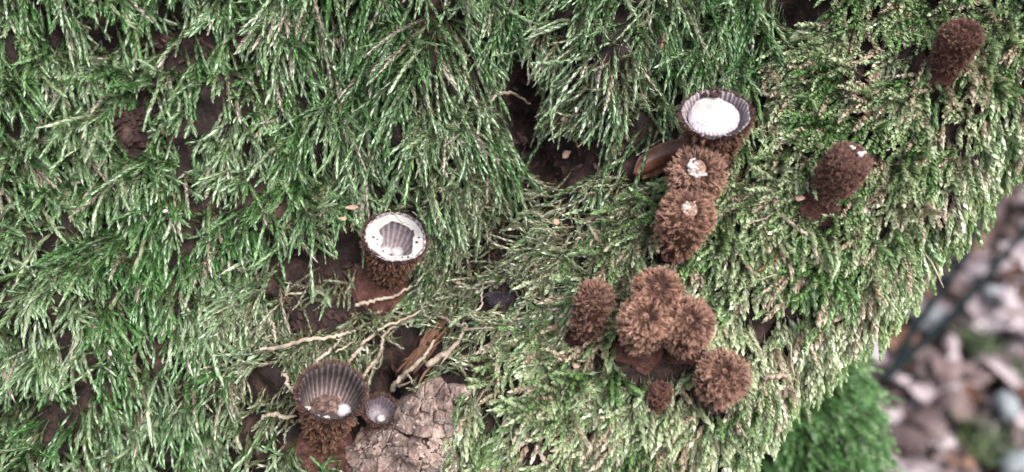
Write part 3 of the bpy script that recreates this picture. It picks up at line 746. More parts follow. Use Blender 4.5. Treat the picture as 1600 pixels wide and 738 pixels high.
# closed shaggy ones
def closed(key, label, ntuft=430, ln=0.8, disc_mat=None, cd=(0.06, 0.023, 0.016), cl=(0.36, 0.215, 0.15), padr=0, topr=0.42, lean=2.0, belly=1.0, width=0.11, foot=0.66, ntop=170, seed=None, topz=0.0, group='closed shaggy fungi', discs=0.3):
    f = FG[key]; H, R = f['H'], f['R']; seed = seed or sum(map(ord, key))
    Rb = R - 0.55 * ln
    root = empty('shaggy_fungus', f['b']); tag(root, label, 'fungus', group)
    prof = [(foot * Rb * 0.9, -1.0), (foot * Rb, 0.05 * H), (0.5 * (foot + 1) * Rb, 0.3 * H), (Rb * belly, 0.62 * H), (0.99 * Rb, 0.85 * H), (0.90 * Rb, 0.95 * H), (0.74 * Rb, H), (topr * Rb * 1.05, H - 0.05), (topr * Rb * 0.9, H - 0.30), (0.02, H - 0.22)]
    V, F = lathe(prof, 40, wob=0.05, seed=seed % 50)
    mk('body', place(f, V), F, M['cupwall'], root, smooth=True)
    sp = [p for p in prof if p[1] < 0.97 * H]
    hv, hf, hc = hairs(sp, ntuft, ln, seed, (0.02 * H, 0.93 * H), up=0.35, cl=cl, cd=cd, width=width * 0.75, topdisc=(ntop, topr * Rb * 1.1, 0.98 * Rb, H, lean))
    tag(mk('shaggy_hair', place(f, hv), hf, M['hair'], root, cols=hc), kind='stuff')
    r = np.random.default_rng(seed + 1)
    # felted centre of the lid
    hv, hf, hc = hairs([(0.1, 0), (0.1, 1)], 1, 0.3, seed + 2, (0.1, 0.9), blades=4, cl=tuple(1.15 * c for c in cl), cd=tuple(1.6 * c for c in cd), width=0.10, topdisc=(30 if disc_mat else 70, topr * Rb * (0.5 if disc_mat else 0.0), topr * Rb * (1.0 if disc_mat else 0.6), H - 0.10, 0.5), spread=0.12)
    hv = hv[20:]; hc = hc[20:]; hf = hf[(hf >= 20).all(1)] - 20
    tag(mk('lid_felt', place(f, hv), hf, M['hair'], root, cols=hc), kind='stuff')
    lr = topr * Rb * 0.85; ld = lathe([(lr * 1.05, H - 0.45), (lr, H - 0.06), (lr * 0.6, H - 0.0), (lr * 0.25, H - 0.03), (0.01, H - 0.02)], 20, wob=0.12, seed=seed % 40)
    if disc_mat: mk('lid', place(f, ld[0]), ld[1], M['lid'], root)
    if disc_mat:
        for k in range(disc_mat):
            a = r.random() * 6.28; q = topr * Rb * 0.95 * math.sqrt(r.random())
            s = discs * r.uniform(0.6, 1.15)
            egg(root, f, (q * math.cos(a), q * math.sin(a), H + 0.03 + topz + r.uniform(0, 0.12)), s, s * r.uniform(0.5, 0.9), 0.16, seed + k, 'white_fleck', 'membrane', 0.5, 1)
    if padr: pad(root, f, padr, seed)
    return root, f
closed('speck', 'shaggy brown fungus with white flecks on its lid, touching a curled brown husk', disc_mat=24, ntuft=300, cl=(0.700, 0.427, 0.320), lean=1.6, topr=0.44)
closed('ring', 'tall shaggy brown fungus with a round pale-centred lid, below the white-flecked one', ntuft=380, disc_mat=9, cl=(0.646, 0.373, 0.269), topr=0.40, discs=0.2)
closed('trioA', 'shaggy brown fungus at the back of the tight cluster of three', ntuft=300, cl=(0.609, 0.346, 0.252), padr=0, ln=0.8)
closed('trioB', 'shaggy brown fungus of the cluster of three, on the side of the lone barrel', ntuft=300, cl=(0.681, 0.409, 0.299), padr=3.0, topr=0.34)
closed('trioC', 'shaggy brown fungus of the cluster of three, on the side of the single shaggy ball', ntuft=300, cl=(0.664, 0.389, 0.290), padr=2.3, topr=0.34)
closed('lone', 'narrow barrel-shaped brown fungus on a rust-brown pad beside the cluster', ntuft=300, ln=0.7, cl=(0.485, 0.281, 0.212), padr=2.5, topr=0.3, lean=1.0, foot=0.8)
closed('ball', 'round brown fungus bristling like a ball, standing apart below the cluster', ntuft=300, ln=0.8, cl=(0.646, 0.389, 0.290), topr=0.25, lean=1.8)
closed('tiny', 'tiny dark brown fungus bud sunk in pale moss', ntuft=160, ln=0.45, cl=(0.287, 0.144, 0.115), topr=0.3, ntop=70)
rt, f = closed('tall', 'smooth-haired tall brown fungus leaning out with white chips on its lid', ntuft=900, ln=0.42, cl=(0.376, 0.199, 0.159), cd=(0.05, 0.024, 0.019), padr=2.7, topr=0.25, lean=0.8, width=0.09, ntop=300, foot=0.6)
for k, (a, b, s) in enumerate([(.02, .42, .38), (.05, .3, .3), (.30, .02, .5), (.48, .1, .36), (.22, -.12, .32)]):
    x_, y_ = cupxy(f, a * f['R'], b * f['R']); egg(rt, f, (x_, y_, f['H'] + 0.22), s, s * .6, .22, k + 120, 'white_fleck', 'membrane', 0.5, 1)
closed('dark', 'dark brown ragged-topped fungus near the trunk edge', ntuft=620, ln=0.6, cl=(0.323, 0.163, 0.131), cd=(0.035, 0.016, 0.013), padr=2.6, topr=0.35, lean=0.9, width=0.09, ntop=200, foot=0.72)

# ------------------------------------------------------------------ curled husk
def strap(path_px, widths, thick, arch, mat, name, root=None, lift=0.8, n=24, m=9, seed=0):
    c = np.array([surf(px_, py_, lift + dl) for px_, py_, dl in path_px]); c = smooth_path(c, n)
    tg = nrm(np.gradient(c, axis=0)); wd_ = np.interp(np.linspace(0, 1, n), np.linspace(0, 1, len(widths)), widths)
    V = []; F = []
    for layer in (0, 1):
        for i in range(n):
            s_ = np.cross([0, 0, 1.0], tg[i]); s_ /= np.linalg.norm(s_); u_ = np.cross(tg[i], s_)
            for k in range(m):
                q = k / (m - 1) * 2 - 1
                V.append(c[i] + s_ * q * wd_[i] + u_ * (arch * (1 - q * q) * wd_[i] + 0.10 * vn(i * 0.4 + seed, k * 0.5, seed) - layer * thick))
    t = n * m
    for i in range(n - 1):
        for k in range(m - 1):
            a, b, c_, d = i * m + k, i * m + k + 1, (i + 1) * m + k + 1, (i + 1) * m + k
            F.append((a, b, c_, d)); F.append((t + d, t + c_, t + b, t + a))
        for k in (0, m - 1):
            a, b = i * m + k, (i + 1) * m + k; F.append((a, b, t + b, t + a))
    for i in (0, n - 1):
        for k in range(m - 1):
            a, b = i * m + k, i * m + k + 1; F.append((a, b, t + b, t + a))
    return mk(name, V, F, mat, root, smooth=True)
hk = empty('seed_husk', surf(1040, 255)); tag(hk, 'curled reddish-brown split husk lying against the white-flecked fungus', 'seed husk')
strap([(992, 273, .8), (1010, 255, 1.3), (1040, 240, 1.6), (1072, 232, 1.4), (1098, 232, .8)], [0.3, 1.25, 1.5, 1.3, 0.8], 0.2, 0.65, M['husk'], 'upper_valve', hk, seed=2)
strap([(1004, 279, .5), (1018, 268, .8), (1042, 258, 1.0), (1066, 252, .8)], [0.2, .75, .9, .6], 0.2, 0.5, M['fibre'], 'lower_valve', hk, seed=5)

# ------------------------------------------------------------------ rootlets, fibres and twigs
def rootlet(pts, rad, label, cat='rootlet', name='rootlet', mat='root', lift=0.5, group=None, branch=None, seed=1, n=None):
    n = n or max(8, 5 * len(pts))
    lift = lift + (1.1 if group else 0)
    c = smooth_path([surf(p[0], p[1], lift + (p[2] if len(p) > 2 else 0)) for p in pts], n)
    r = np.random.default_rng(seed); c = c + r.normal(0, 0.09, c.shape); rad = [q * 0.8 for q in rad]
    if not branch:
        V, F = tube(c, rad, 7, 0.35, seed=seed); o = mk(name, V, F, M[mat], None, smooth=True)
        return tag(o, label, cat, group)
    root = empty(name, c[0]); tag(root, label, cat, group)
    V, F = tube(c, rad, 7, 0.35, seed=seed); mk('main_strand', V, F, M[mat], root, smooth=True)
    for b in branch:
        cb = smooth_path([surf(p[0], p[1], lift + (p[2] if len(p) > 2 else 0)) for p in b], 10)
        V, F = tube(cb, [rad[0] * .6, rad[-1] * .4], 6, 0.35, seed=seed); mk('side_strand', V, F, M[mat], root, smooth=True)
    return root
GR = 'bare rootlets in the hollow'; LUP = 1.1
rootlet([(404, 545), (425, 545), (455, 538), (480, 531), (515, 527), (540, 521), (556, 517)], [.28, .34, .36, .3, .2], 'longest pale rootlet, nearly level, above the cup with debris', group=GR, lift=1.6, seed=3)
rootlet([(556, 476), (575, 472), (595, 467), (615, 463), (632, 455), (644, 447)], [.34, .32, .25, .16], 'pale rootlet across the rust-brown pad of the torn cup', group=GR, lift=1.6, seed=4)
rootlet([(488, 575), (500, 560), (515, 549), (528, 536), (534, 527)], [.3, .3, .22, .15], 'pale rootlet sloping from the debris cup rim up to the longest rootlet', group=GR, lift=1.4, seed=5)
rootlet([(566, 592), (575, 578), (590, 560), (596, 540), (600, 524), (618, 510)], [.34, .32, .28, .24, .2], 'kinked tan rootlet behind the half-hidden cup', group=GR, lift=1.5, seed=6, branch=[[(575, 600), (582, 580), (588, 564)]])
rootlet([(524, 551), (540, 541), (556, 534)], [.16, .2, .1], 'short thin rootlet just below the longest rootlet', group=GR, lift=1.3, seed=7)
rootlet([(544, 568), (552, 556), (562, 544), (574, 530), (600, 512), (634, 498), (668, 478)], [.34, .36, .3, .26, .2, .15], 'long slanting olive-brown rootlet running from the debris cup up the hollow', group=GR, lift=1.4, seed=8)
rootlet([(612, 612), (618, 600), (634, 583), (650, 570), (668, 550), (680, 532)], [.42, .44, .4, .3, .2], 'thick forked tan root strand beside the half-hidden cup', group=GR, lift=1.6, seed=9, branch=[[(636, 585), (642, 592), (644, 600)], [(622, 604), (634, 600), (646, 594)]])
rootlet([(668, 570), (690, 556), (704, 546), (718, 530), (724, 516), (732, 508)], [.5, .55, .42, .3, .22, .15], 'flat pale root strand tapering uphill above the bare bark', group=GR, lift=1.6, seed=10, branch=[[(722, 516), (742, 514), (770, 512)], [(704, 548), (694, 562), (688, 570)]])
rootlet([(684, 494), (700, 500), (716, 508), (728, 504)], [.2, .3, .32, .2], 'short bent tan rootlet meeting the flat pale strand', group=GR, lift=1.5, seed=11)
rootlet([(742, 500), (740, 492), (746, 484), (752, 478), (753, 462), (754, 442)], [.2, .22, .2, .16, .14], 'thin hooked rootlet beside the dark mould spot', group=GR, lift=1.4, seed=12)
rootlet([(408, 652), (428, 648), (448, 652), (462, 650)], [.3, .4, .36, .15], 'stubby pale rootlet against the outer wall of the debris cup', group=GR, lift=1.6, seed=13)
rootlet([(446, 583), (450, 600), (456, 612)], [.22, .3, .2], 'short pale upright rootlet near the rim of the debris cup', group=GR, lift=1.5, seed=14)
rootlet([(424, 500), (428, 516), (430, 536)], [.15, .22, .14], 'thin brown upright rootlet crossing the end of the longest rootlet', group=GR, lift=1.2, seed=15)
rootlet([(766, 160), (778, 148), (795, 145), (812, 152), (828, 164)], [.22, .28, .26, .2, .15], 'arched pale root across the dark hollow between hanging moss', group=GR, lift=1.2, seed=16)
rootlet([(782, 220), (790, 240), (798, 264), (806, 284)], [.12, .14, .12], 'fine reddish stalk below the dark hollow', 'stalk', 'stalk', 'fibre', 1.2, seed=17)
rootlet([(884, 200), (896, 214), (904, 232)], [.15, .2, .14], 'short brown stalk hanging in the shaded gap under pale moss', 'stalk', 'stalk', 'fibre', 1.5, seed=18)
# brown rotten fibre bundle
fb = empty('wood_fibre_bundle', surf(650, 560)); tag(fb, 'bundle of reddish-brown rotten wood fibres sloping above the bare bark', 'wood fibre')
fr_ = np.random.default_rng(5)
for k in range(22):
    q = fr_.random(); ox = fr_.normal(0, 9); oy = fr_.normal(0, 8); l0 = fr_.uniform(0, .35); l1 = fr_.uniform(.6, 1)
    A = np.array([622, 598.]); B = np.array([706, 496.])
    pts = [A + (B - A) * (l0 + (l1 - l0) * s) + [ox + fr_.normal(0, 3), oy + fr_.normal(0, 3)] for s in (0, .33, .66, 1)]
    c = smooth_path([surf(p[0], p[1], 0.4 + fr_.uniform(0, 1.0)) for p in pts], 10)
    V, F = tube(c, [.12, .28 * fr_.uniform(.6, 1.3), .22, .08], 5, .4, seed=k); mk('fibre', V, F, M['fibre'], fb, smooth=True)
# bits on the ridge
rootlet([(1214, 333), (1232, 346), (1248, 358), (1262, 368)], [.14, .26, .3, .22], 'pale grey stiff twig below the white-chipped fungus', 'twig', 'twig', 'root', 1.8, seed=21)
rootlet([(1160, 354), (1180, 346), (1208, 334)], [.1, .16, .12], 'slim pale stalk meeting the tip of the stiff twig', 'stalk', 'stalk', 'root', 1.8, seed=22)
rootlet([(1186, 424), (1200, 412), (1216, 400), (1226, 394)], [.22, .15, .12], 'orange-brown stalk with a bright tip in braided moss', 'stalk', 'stalk', 'fibre', 1.6, seed=23)
rootlet([(1140, 430), (1150, 446), (1166, 448), (1184, 438), (1214, 428)], [.14, .2, .2, .16, .1], 'curved green bare stalk right of the cluster of three', 'stalk', 'stalk', 'greenstalk', 1.6, seed=24) ['label'] = 'curved bare stalk in the moss between cluster and stiff twig'
rootlet([(1232, 530), (1236, 556), (1240, 588), (1244, 600)], [.14, .16, .12], 'dark thread-like root hanging in moss at the trunk edge', 'rootlet', 'rootlet', 'root', 1.6, seed=25)
rootlet([(1196, 590), (1215, 588), (1236, 586)], [.3, .42, .2], 'frayed pale stub poking from moss by the shaggy ball', 'rootlet', 'rootlet', 'root', 1.4, seed=26)
rootlet([(1184, 622), (1192, 650), (1196, 690), (1197, 698)], [.12, .15, .1], 'thin pale root hanging free below the frayed stub', 'rootlet', 'rootlet', 'root', 1.0, seed=27)
rootlet([(1152, 660), (1166, 690), (1172, 730)], [.14, .18, .12], 'thin pale root dangling over the lower green moss', 'rootlet', 'rootlet', 'root', 1.0, seed=28, branch=[[(1148, 690), (1160, 712), (1172, 736)]])
rootlet([(1038, 52), (1036, 64), (1034, 76)], [.08, .2, .22], 'orange-brown bud scale on a fine stalk in hanging moss', 'stalk', 'stalk', 'fibre', 3.6, seed=29)
rootlet([(560, 302), (590, 318), (608, 328), (624, 344), (640, 352)], [.06, .09, .09, .05], 'thin green stalk crossing the rim of the torn cup', 'stalk', 'stalk', 'greenstalk', 6.8, seed=30)
# dark hair-like fibres at the silhouette
for k, (a, lab) in enumerate([([(1490, 310), (1496, 330), (1500, 345)], 'fine dark filament hanging under the trunk edge, straight'), ([(1504, 322), (1497, 340), (1488, 366), (1484, 376)], 'fine dark filament hanging under the trunk edge, bowed'), ([(1452, 406), (1464, 428), (1474, 450)], 'fine pale root tip poking out from the trunk edge')]):
    b0 = surf(a[0][0] - 25, a[0][1] - 25)
    c = smooth_path([atw(px_, py_, b0[2] - 1.0) for px_, py_ in [(a[0][0] - 22, a[0][1] - 25)] + a], 12)
    V, F = tube(c, [.08, .09, .05] if k < 2 else [.16, .16, .08], 5, .2, seed=k)
    tag(mk('root_filament', V, F, M['purple' if k < 2 else 'root'], None, smooth=True), lab, 'filament')

# ------------------------------------------------------------------ loose bits
def bit(px_, py_, s, mat, label, name='wood_chip', cat='chip', lift=0.9, seed=1, asp=(1, .7, .5), rot=0.0, amp=.35):
    V, F = chunk(s * asp[0], s * asp[1], s * asp[2], seed, 2, amp)
    c, q = math.cos(rot), math.sin(rot); V = V @ np.array([[c, q, 0], [-q, c, 0], [0, 0, 1]])
    p = surf(px_, py_, lift); o = mk(name, V + p, F, M[mat], None, p); return tag(o, label, cat)
bit(884, 242, .75, 'flesh', 'pinkish wood chip in the dark gap under hanging moss', seed=3, rot=.9)
bit(882, 186, .6, 'flesh', 'pinkish chip half under the ends of pale hanging moss', seed=4, lift=2.0)
bit(822, 405, .62, 'flesh', 'orange-pink chip on straggling moss in the hollow', seed=5, lift=1.4)
bit(868, 347, .5, 'flesh', 'small round pinkish chip above the straggling moss', seed=6, lift=1.4, asp=(1, .9, .5))
bit(716, 442, .45, 'flesh', 'small pink chip near the torn cup', seed=7, lift=1.4)
bit(747, 456, .3, 'membrane', 'tiny white speck next to the dark mould', seed=8, lift=1.2)
bit(808, 383, .3, 'husk', 'small shiny brown seed in the hollow', 'seed', 'seed', seed=9, lift=1.4, amp=.05, asp=(1, .9, .8))
bit(550, 324, .55, 'flesh', 'pale papery scale in moss next to the torn cup', 'scale', 'scale', 3, 10, (1.5, .6, .2), .1)
bit(536, 342, .35, 'flesh', 'smaller papery scale hanging in moss close to the torn cup', 'scale', 'scale', 3, 11, (1.2, .8, .3))
bit(1214, 318, .55, 'flesh', 'pinkish scale on moss left of the tall fungus foot', 'scale', 'scale', 1.3, 12, (1.2, .7, .4), .2)['label'] = 'pinkish scale beside the foot of the white-chipped fungus'
bit(1250, 311, .5, 'flesh', 'small pink scale touching the pad of the white-chipped fungus', 'scale', 'scale', 1.3, 13, (1.2, .7, .4), .3)
bit(928, 522, .5, 'flesh', 'reddish crumb at the foot of the narrow barrel fungus', 'crumb', 'crumb', 1.2, 14)
bit(900, 572, .45, 'flesh', 'reddish crumb in braided moss under the narrow barrel fungus', 'crumb', 'crumb', 1.2, 15)
bit(258, 330, .3, 'egg', 'small pale blue-grey pellet in dark green moss', 'pellet', 'pellet', 4, 16, (1, .8, .7))
bit(172, 552, .35, 'egg', 'white fleck caught on braided green shoots', 'fleck', 'fleck', 4.5, 17, (.6, 1.1, .4), .5)
bit(900, 172, .28, 'egg', 'whitish speck on pale hanging moss ends', 'fleck', 'fleck', 4.2, 18, (.7, 1.4, .4))
bit(1292, 640, .3, 'flesh', 'x', 'scale', 'scale', 1, 19) if False else None
V, F = chunk(2.0, 1.3, .4, 33, 3, .45)
p = surf(782, 468, .2); mo_ = mk('dark_mould', V + p, F, M['purple'], None, p); tag(mo_, 'purple-black fuzzy mould lump in the hollow', 'mould')
rm = np.random.default_rng(9); nf_ = 500; r0 = (V + p)[rm.integers(0, len(V), nf_)]; tp_ = r0 + nrm(rm.normal(0, 1, (nf_, 3)) + [0, 0, .8]) * rm.uniform(.4, 1.1, (nf_, 1)); sd2 = nrm(rm.normal(0, 1, (nf_, 3))) * .035
tag(mk('mould_fuzz', np.stack([r0 - sd2, r0 + sd2, tp_], 1).reshape(-1, 3), np.arange(nf_ * 3).reshape(-1, 3), M['purple'], mo_), kind='stuff')

# wood crumbs in the bare gaps
def crumbs(name, label, spots, n, seed, smin, smax, mat='crumb'):
    r = np.random.default_rng(seed); parts = []
    base = [chunk(1.25, .55, .38, s, 1, .5) for s in range(6)]
    for k in range(n):
        cx, cy, rx, ry = spots[r.integers(len(spots))]
        a = r.random() * 6.28; q = math.sqrt(r.random())
        p = surf(cx + rx * q * math.cos(a), cy + ry * q * math.sin(a), 0.05)
        v, f_ = base[r.integers(6)]; s = r.uniform(smin, smax); t = r.random() * 6.28
        c, q2 = math.cos(t), math.sin(t)
        parts.append(((v @ np.array([[c, q2, 0], [-q2, c, 0], [0, 0, 1]])) * s + p, f_))
    V, F, _ = merge(parts); return mk(name, V, F, M[mat], trunk)
cr = crumbs('rotten_wood_crumbs', None, [(815, 170, 50, 85), (870, 260, 80, 45), (205, 205, 45, 40), (300, 70, 80, 40), (480, 420, 90, 40), (500, 490, 80, 40), (600, 450, 70, 45), (230, 160, 60, 30), (780, 400, 70, 40), (640, 540, 80, 60)], 620, 8, .18, .75)
tag(cr, kind='stuff')

# bark plates on the bare patch
def clip_poly(poly, p, q):
    """half plane of points nearer to p than q"""
    m = (p + q) / 2; d = q - p; out = []
    for i in range(len(poly)):
        a, b = poly[i], poly[(i + 1) % len(poly)]
        sa, sb = (a - m) @ d, (b - m) @ d
        if sa <= 0: out.append(a)
        if (sa < 0) != (sb < 0): out.append(a + (b - a) * (sa / (sa - sb)))
    return out
rb = np.random.default_rng(21)
seeds = []
ca, sa = math.cos(-0.85), math.sin(-0.85)
for i in range(-6, 7):
    for j in range(-6, 7):
        a = i * 48 + rb.uniform(-20, 20) + 24 * (j % 2); b = j * 13 + rb.uniform(-5, 5)
        seeds.append(np.array([632 + a * ca - b * sa, 690 + a * sa + b * ca]))
seeds = np.array(seeds)
for i, s in enumerate(seeds):
    dx, dy = s - [632, 700]; p_ = (dx * ca + dy * sa) / 125; q_ = (-dx * sa + dy * ca) / 68
    if p_ * p_ + q_ * q_ > 1 or s[1] > 800: continue
    poly = [s + np.array(v) for v in ((-70, -70), (70, -70), (70, 70), (-70, 70))]
    for j, t in enumerate(seeds):
        if j != i and np.linalg.norm(t - s) < 150: poly = clip_poly(poly, s, t)
    if len(poly) < 3: continue
    poly = np.array(poly); cen = poly.mean(0)
    # resample outline, roughen it
    m = 30; seg = np.vstack([poly, poly[:1]]); cl_ = np.r_[0, np.cumsum(np.linalg.norm(np.diff(seg, axis=0), axis=1))]
    tq = np.linspace(0, cl_[-1], m, endpoint=False)
    out = np.stack([np.interp(tq, cl_, seg[:, 0]), np.interp(tq, cl_, seg[:, 1])], -1)
    out = cen + (out - cen) * (0.99 + 0.16 * rb.random((m, 1)) - 0.08)
    h = rb.uniform(0.35, 1.1); tilt = rb.normal(0, 0.03, 2)
    V = []
    for sc_, dz in ((0.0, h), (0.45, h), (0.8, h), (0.98, h - 0.22), (1.02, -0.5)):
        for k in range(m):
            pt = cen + (out[k] - cen) * sc_
            b = surf(pt[0], pt[1]); b[2] += dz + (0.45 * fbm(pt[0] / 10., pt[1] / 10., 71, 3) + 0.6 * fbm(pt[0] / 26., pt[1] / 26., 72, 2) + (pt - cen) @ tilt if dz > 0 else 0)
            V.append(b)
    F = [(r_ * m + k, (r_ + 1) * m + k, (r_ + 1) * m + (k + 1) % m, r_ * m + (k + 1) % m) for r_ in range(4) for k in range(m)]
    mk('bark_plate', V, F, M['bark'], trunk)

fl = crumbs('bark_flakes', None, [(640, 690, 70, 40), (600, 715, 60, 40), (680, 640, 45, 30), (660, 720, 60, 30)], 260, 18, .12, .45, 'bark'); tag(fl, kind='stuff')
for v_ in fl.data.vertices: v_.co = v_.co + Vector(world([0, 0, 0.75]) - world([0, 0, 0]))

# ------------------------------------------------------------------ lower mossy root, out of focus
cR = atw(1150, 655, D - 180.0); ra = np.array([24.0, 50.0, 30.0])
bm = bmesh.new(); bmesh.ops.create_icosphere(bm, subdivisions=5, radius=1.0)
v = np.array([q.co[:] for q in bm.verts]); ff = np.array([[w_.index for w_ in q.verts] for q in bm.faces]); bm.free()
def lobe(v): return cR + v * ra * (1 + 0.22 * fbm(v[:, 0] * 2 + 7 + v[:, 2], v[:, 1] * 2 + 7, 61, 3))[:, None]
mk('root_buttress', lobe(v), ff, M['wood'], trunk, smooth=True)
Nn = 6000; dv = nrm(rng.normal(0, 1, (Nn * 3, 3))); dv = dv[(dv[:, 2] > -0.35)][:Nn]; Nn = len(dv)
b0 = lobe(dv); n0 = nrm(dv / ra)
mbD = Mesher(); hue = rng.random(Nn)
fd = np.stack([rng.normal(0, .6, Nn), np.ones(Nn)], -1)
FGs = FG; FG = {}
grow(mbD, np.zeros(Nn), np.zeros(Nn), fd, rng.uniform(5, 10, Nn), rng.uniform(.5, 1.3, Nn), rng.uniform(.3, 1.2, Nn), 22, rng.uniform(1.3, 1.9, Nn), rng.uniform(.45, .65, Nn), .12, .6, False,
     mixcol((0.02, 0.05, 0.012), (0.05, 0.08, 0.02), hue), mixcol((0.12, 0.30, 0.09), (0.25, 0.42, 0.18), hue), K=5, base=b0, nor=n0)
FG = FGs
tag(mbD.build('bushy_moss', M['moss']), 'bright green bushy moss on the lower root, out of focus behind the trunk edge', 'moss', kind='stuff')

# ------------------------------------------------------------------ forest floor
M['soil'] = noise_mat('forest_soil', [(0.3, (0.03, 0.02, 0.018)), (0.55, (0.10, 0.068, 0.06)), (0.75, (0.19, 0.14, 0.125))], 60, 0.95, 0.8, 200, 0.2, dist=0.01)
gN = 90; gxx = np.linspace(-1, 1, gN) ** 3 * 30
X, Y = np.meshgrid(gxx, gxx); Z = 0.012 * fbm(X * 9 + 40, Y * 9 + 40, 81, 3) * (np.hypot(X, Y) < 4)
me = raw_mesh('ground', np.stack([X, Y, Z], -1).reshape(-1, 3), grid_faces(gN, gN)[:, ::-1].copy(), M['soil'], None, True)
go = bpy.data.objects.new('ground', me); col.objects.link(go); tag(go, 'brown forest floor', None, None, 'structure')
def leaf_mat(name, stops):
    m, n, l, b = newmat(name)
    oi = n.new('ShaderNodeObjectInfo'); cr_ = n.new('ShaderNodeValToRGB'); l.new(oi.outputs['Random'], cr_.inputs['Fac'])
    e = cr_.color_ramp.elements
    while len(e) < len(stops): e.new(.5)
    for k, (p, c) in enumerate(stops): e[k].position = p; e[k].color = (*c, 1)
    tc = n.new('ShaderNodeTexCoord'); nz = n.new('ShaderNodeTexNoise'); nz.inputs['Scale'].default_value = 90; l.new(tc.outputs['Object'], nz.inputs['Vector'])
    mr = n.new('ShaderNodeMapRange'); mr.inputs['To Min'].default_value = .55; mr.inputs['To Max'].default_value = 1.4; l.new(nz.outputs['Fac'], mr.inputs['Value'])
    mx = n.new('ShaderNodeMix'); mx.data_type = 'RGBA'; mx.blend_type = 'MULTIPLY'; mx.inputs['Factor'].default_value = 1
    l.new(cr_.outputs['Color'], mx.inputs['A']); l.new(mr.outputs['Result'], mx.inputs['B']); l.new(mx.outputs['Result'], b.inputs['Base Color'])
    b.inputs['Roughness'].default_value = .55; b.inputs['Specular IOR Level'].default_value = .4
    return m
LEAFK = [('pale greyish-lilac dry leaf', leaf_mat('pale_leaf', [(0, (.24, .19, .205)), (1, (.42, .355, .375))])), ('dull brown dry leaf', leaf_mat('brown_leaf', [(0, (.07, .045, .042)), (1, (.18, .12, .115))])),
         ('rusty orange-brown dry leaf', leaf_mat('rust_leaf', [(0, (.11, .05, .03)), (1, (.20, .10, .062))])), ('dark decayed leaf', leaf_mat('dark_leaf', [(0, (.025, .018, .017)), (1, (.06, .042, .038))]))]
def leaf_mesh(seed):
    r = np.random.default_rng(seed); n, m = 13, 7; L_, Wd = 0.055, 0.019
    lob = r.choice([0, 3, 4]); V = []; F = []
    cu, cw, tw = r.normal(0, 14), r.uniform(10, 45) * r.choice([-1, 1]), r.normal(0, 10)
    for i in range(n):
        t = i / (n - 1); hw = Wd * (math.sin(math.pi * t ** 0.8) ** 0.7 + 0.02) * (1 + (0.28 * math.sin(lob * 2 * math.pi * t) if lob else 0))
        for k in range(m):
            q = k / (m - 1) * 2 - 1; x_ = (t - .5) * L_; y_ = q * hw
            V.append((x_, y_, cu * x_ * x_ + cw * y_ * y_ + tw * x_ * y_ + 0.004 * vn(x_ * 90 + seed, y_ * 90, seed)))
    for i in range(n - 1):
        for k in range(m - 1): F.append((i * m + k, (i + 1) * m + k, (i + 1) * m + k + 1, i * m + k + 1))
    V = np.array(V); V[:, 2] -= V[:, 2].min()
    return V, F
LM = [[raw_mesh('dead_leaf', *leaf_mesh(s), mt, None, True) for s in range(9)] for _, mt in LEAFK]
camw = np.array(world([0, 0, D]))
def ground_at(px_, py_, z=0.0):
    d = RM @ np.array([(px_ - 800) / FPX, (369 - py_) / FPX, -1.0]); t = (z - camw[2]) / d[2]; return camw + d * t
rl = np.random.default_rng(77)
gl = []
for k in range(290):
    p = ground_at(rl.uniform(1330, 1650), rl.uniform(200, 780))
    gl.append(p)
for k, p in enumerate(gl):
    kd = int(rl.choice(4, p=[.46, .3, .1, .14])); o = bpy.data.objects.new('dead_leaf', LM[kd][k % 9]); col.objects.link(o)
    o.location = (p[0], p[1], 0.001 + 0.016 * rl.random()); o.rotation_euler = (rl.normal(0, .28), rl.normal(0, .28), rl.random() * 6.28)
    s = rl.uniform(.3, .62); o.scale = (s, s * rl.uniform(.8, 1.2), s)
    tag(o, LEAFK[kd][0] + ' lying on the forest floor', 'leaf', 'fallen leaves on the forest floor')
# older crumbled litter under the leaves, too mixed to count
rq = np.random.default_rng(78); nl = 5200
pa = rq.uniform(-1.3, 1.5, nl); pb = rq.uniform(-0.6, 1.5, nl)
V = []; F = []; C = []
pal = np.array([(.30, .245, .255), (.13, .085, .08), (.18, .095, .06), (.05, .035, .032), (.22, .165, .165)])
for k in range(nl):
    a = rq.random() * 6.28; l = rq.uniform(.012, .03); w_ = l * rq.uniform(.3, .55); e1 = np.array([math.cos(a), math.sin(a), rq.normal(0, .25)]); e2 = np.array([-math.sin(a), math.cos(a), rq.normal(0, .25)])
    p = np.array([pa[k], pb[k], .006 + .005 * rq.random()]); b_ = np.array([0, 0, rq.uniform(-.006, .008)]); i = len(V)
    V += [p - e1 * l, p - e2 * w_ - e1 * l * .2, p + b_, p + e2 * w_ - e1 * l * .1, p + e1 * l, p - e2 * w_ * .7 + e1 * l * .5, p + e2 * w_ * .7 + e1 * l * .5]
    F += [(i, i + 1, i + 2), (i, i + 2, i + 3), (i + 1, i + 5, i + 2), (i + 2, i + 6, i + 3), (i + 2, i + 5, i + 4), (i + 2, i + 4, i + 6)]
    C += [pal[rq.choice(5, p=[.3, .25, .12, .13, .2])] * rq.uniform(.7, 1.25)] * 7
me = raw_mesh('leaf_litter', np.array(V), F, M['hair'], np.array(C)); o = bpy.data.objects.new('leaf_litter', me); col.objects.link(o)
tag(o, 'crumbled brown leaf litter covering the forest floor', 'leaf litter', kind='stuff')
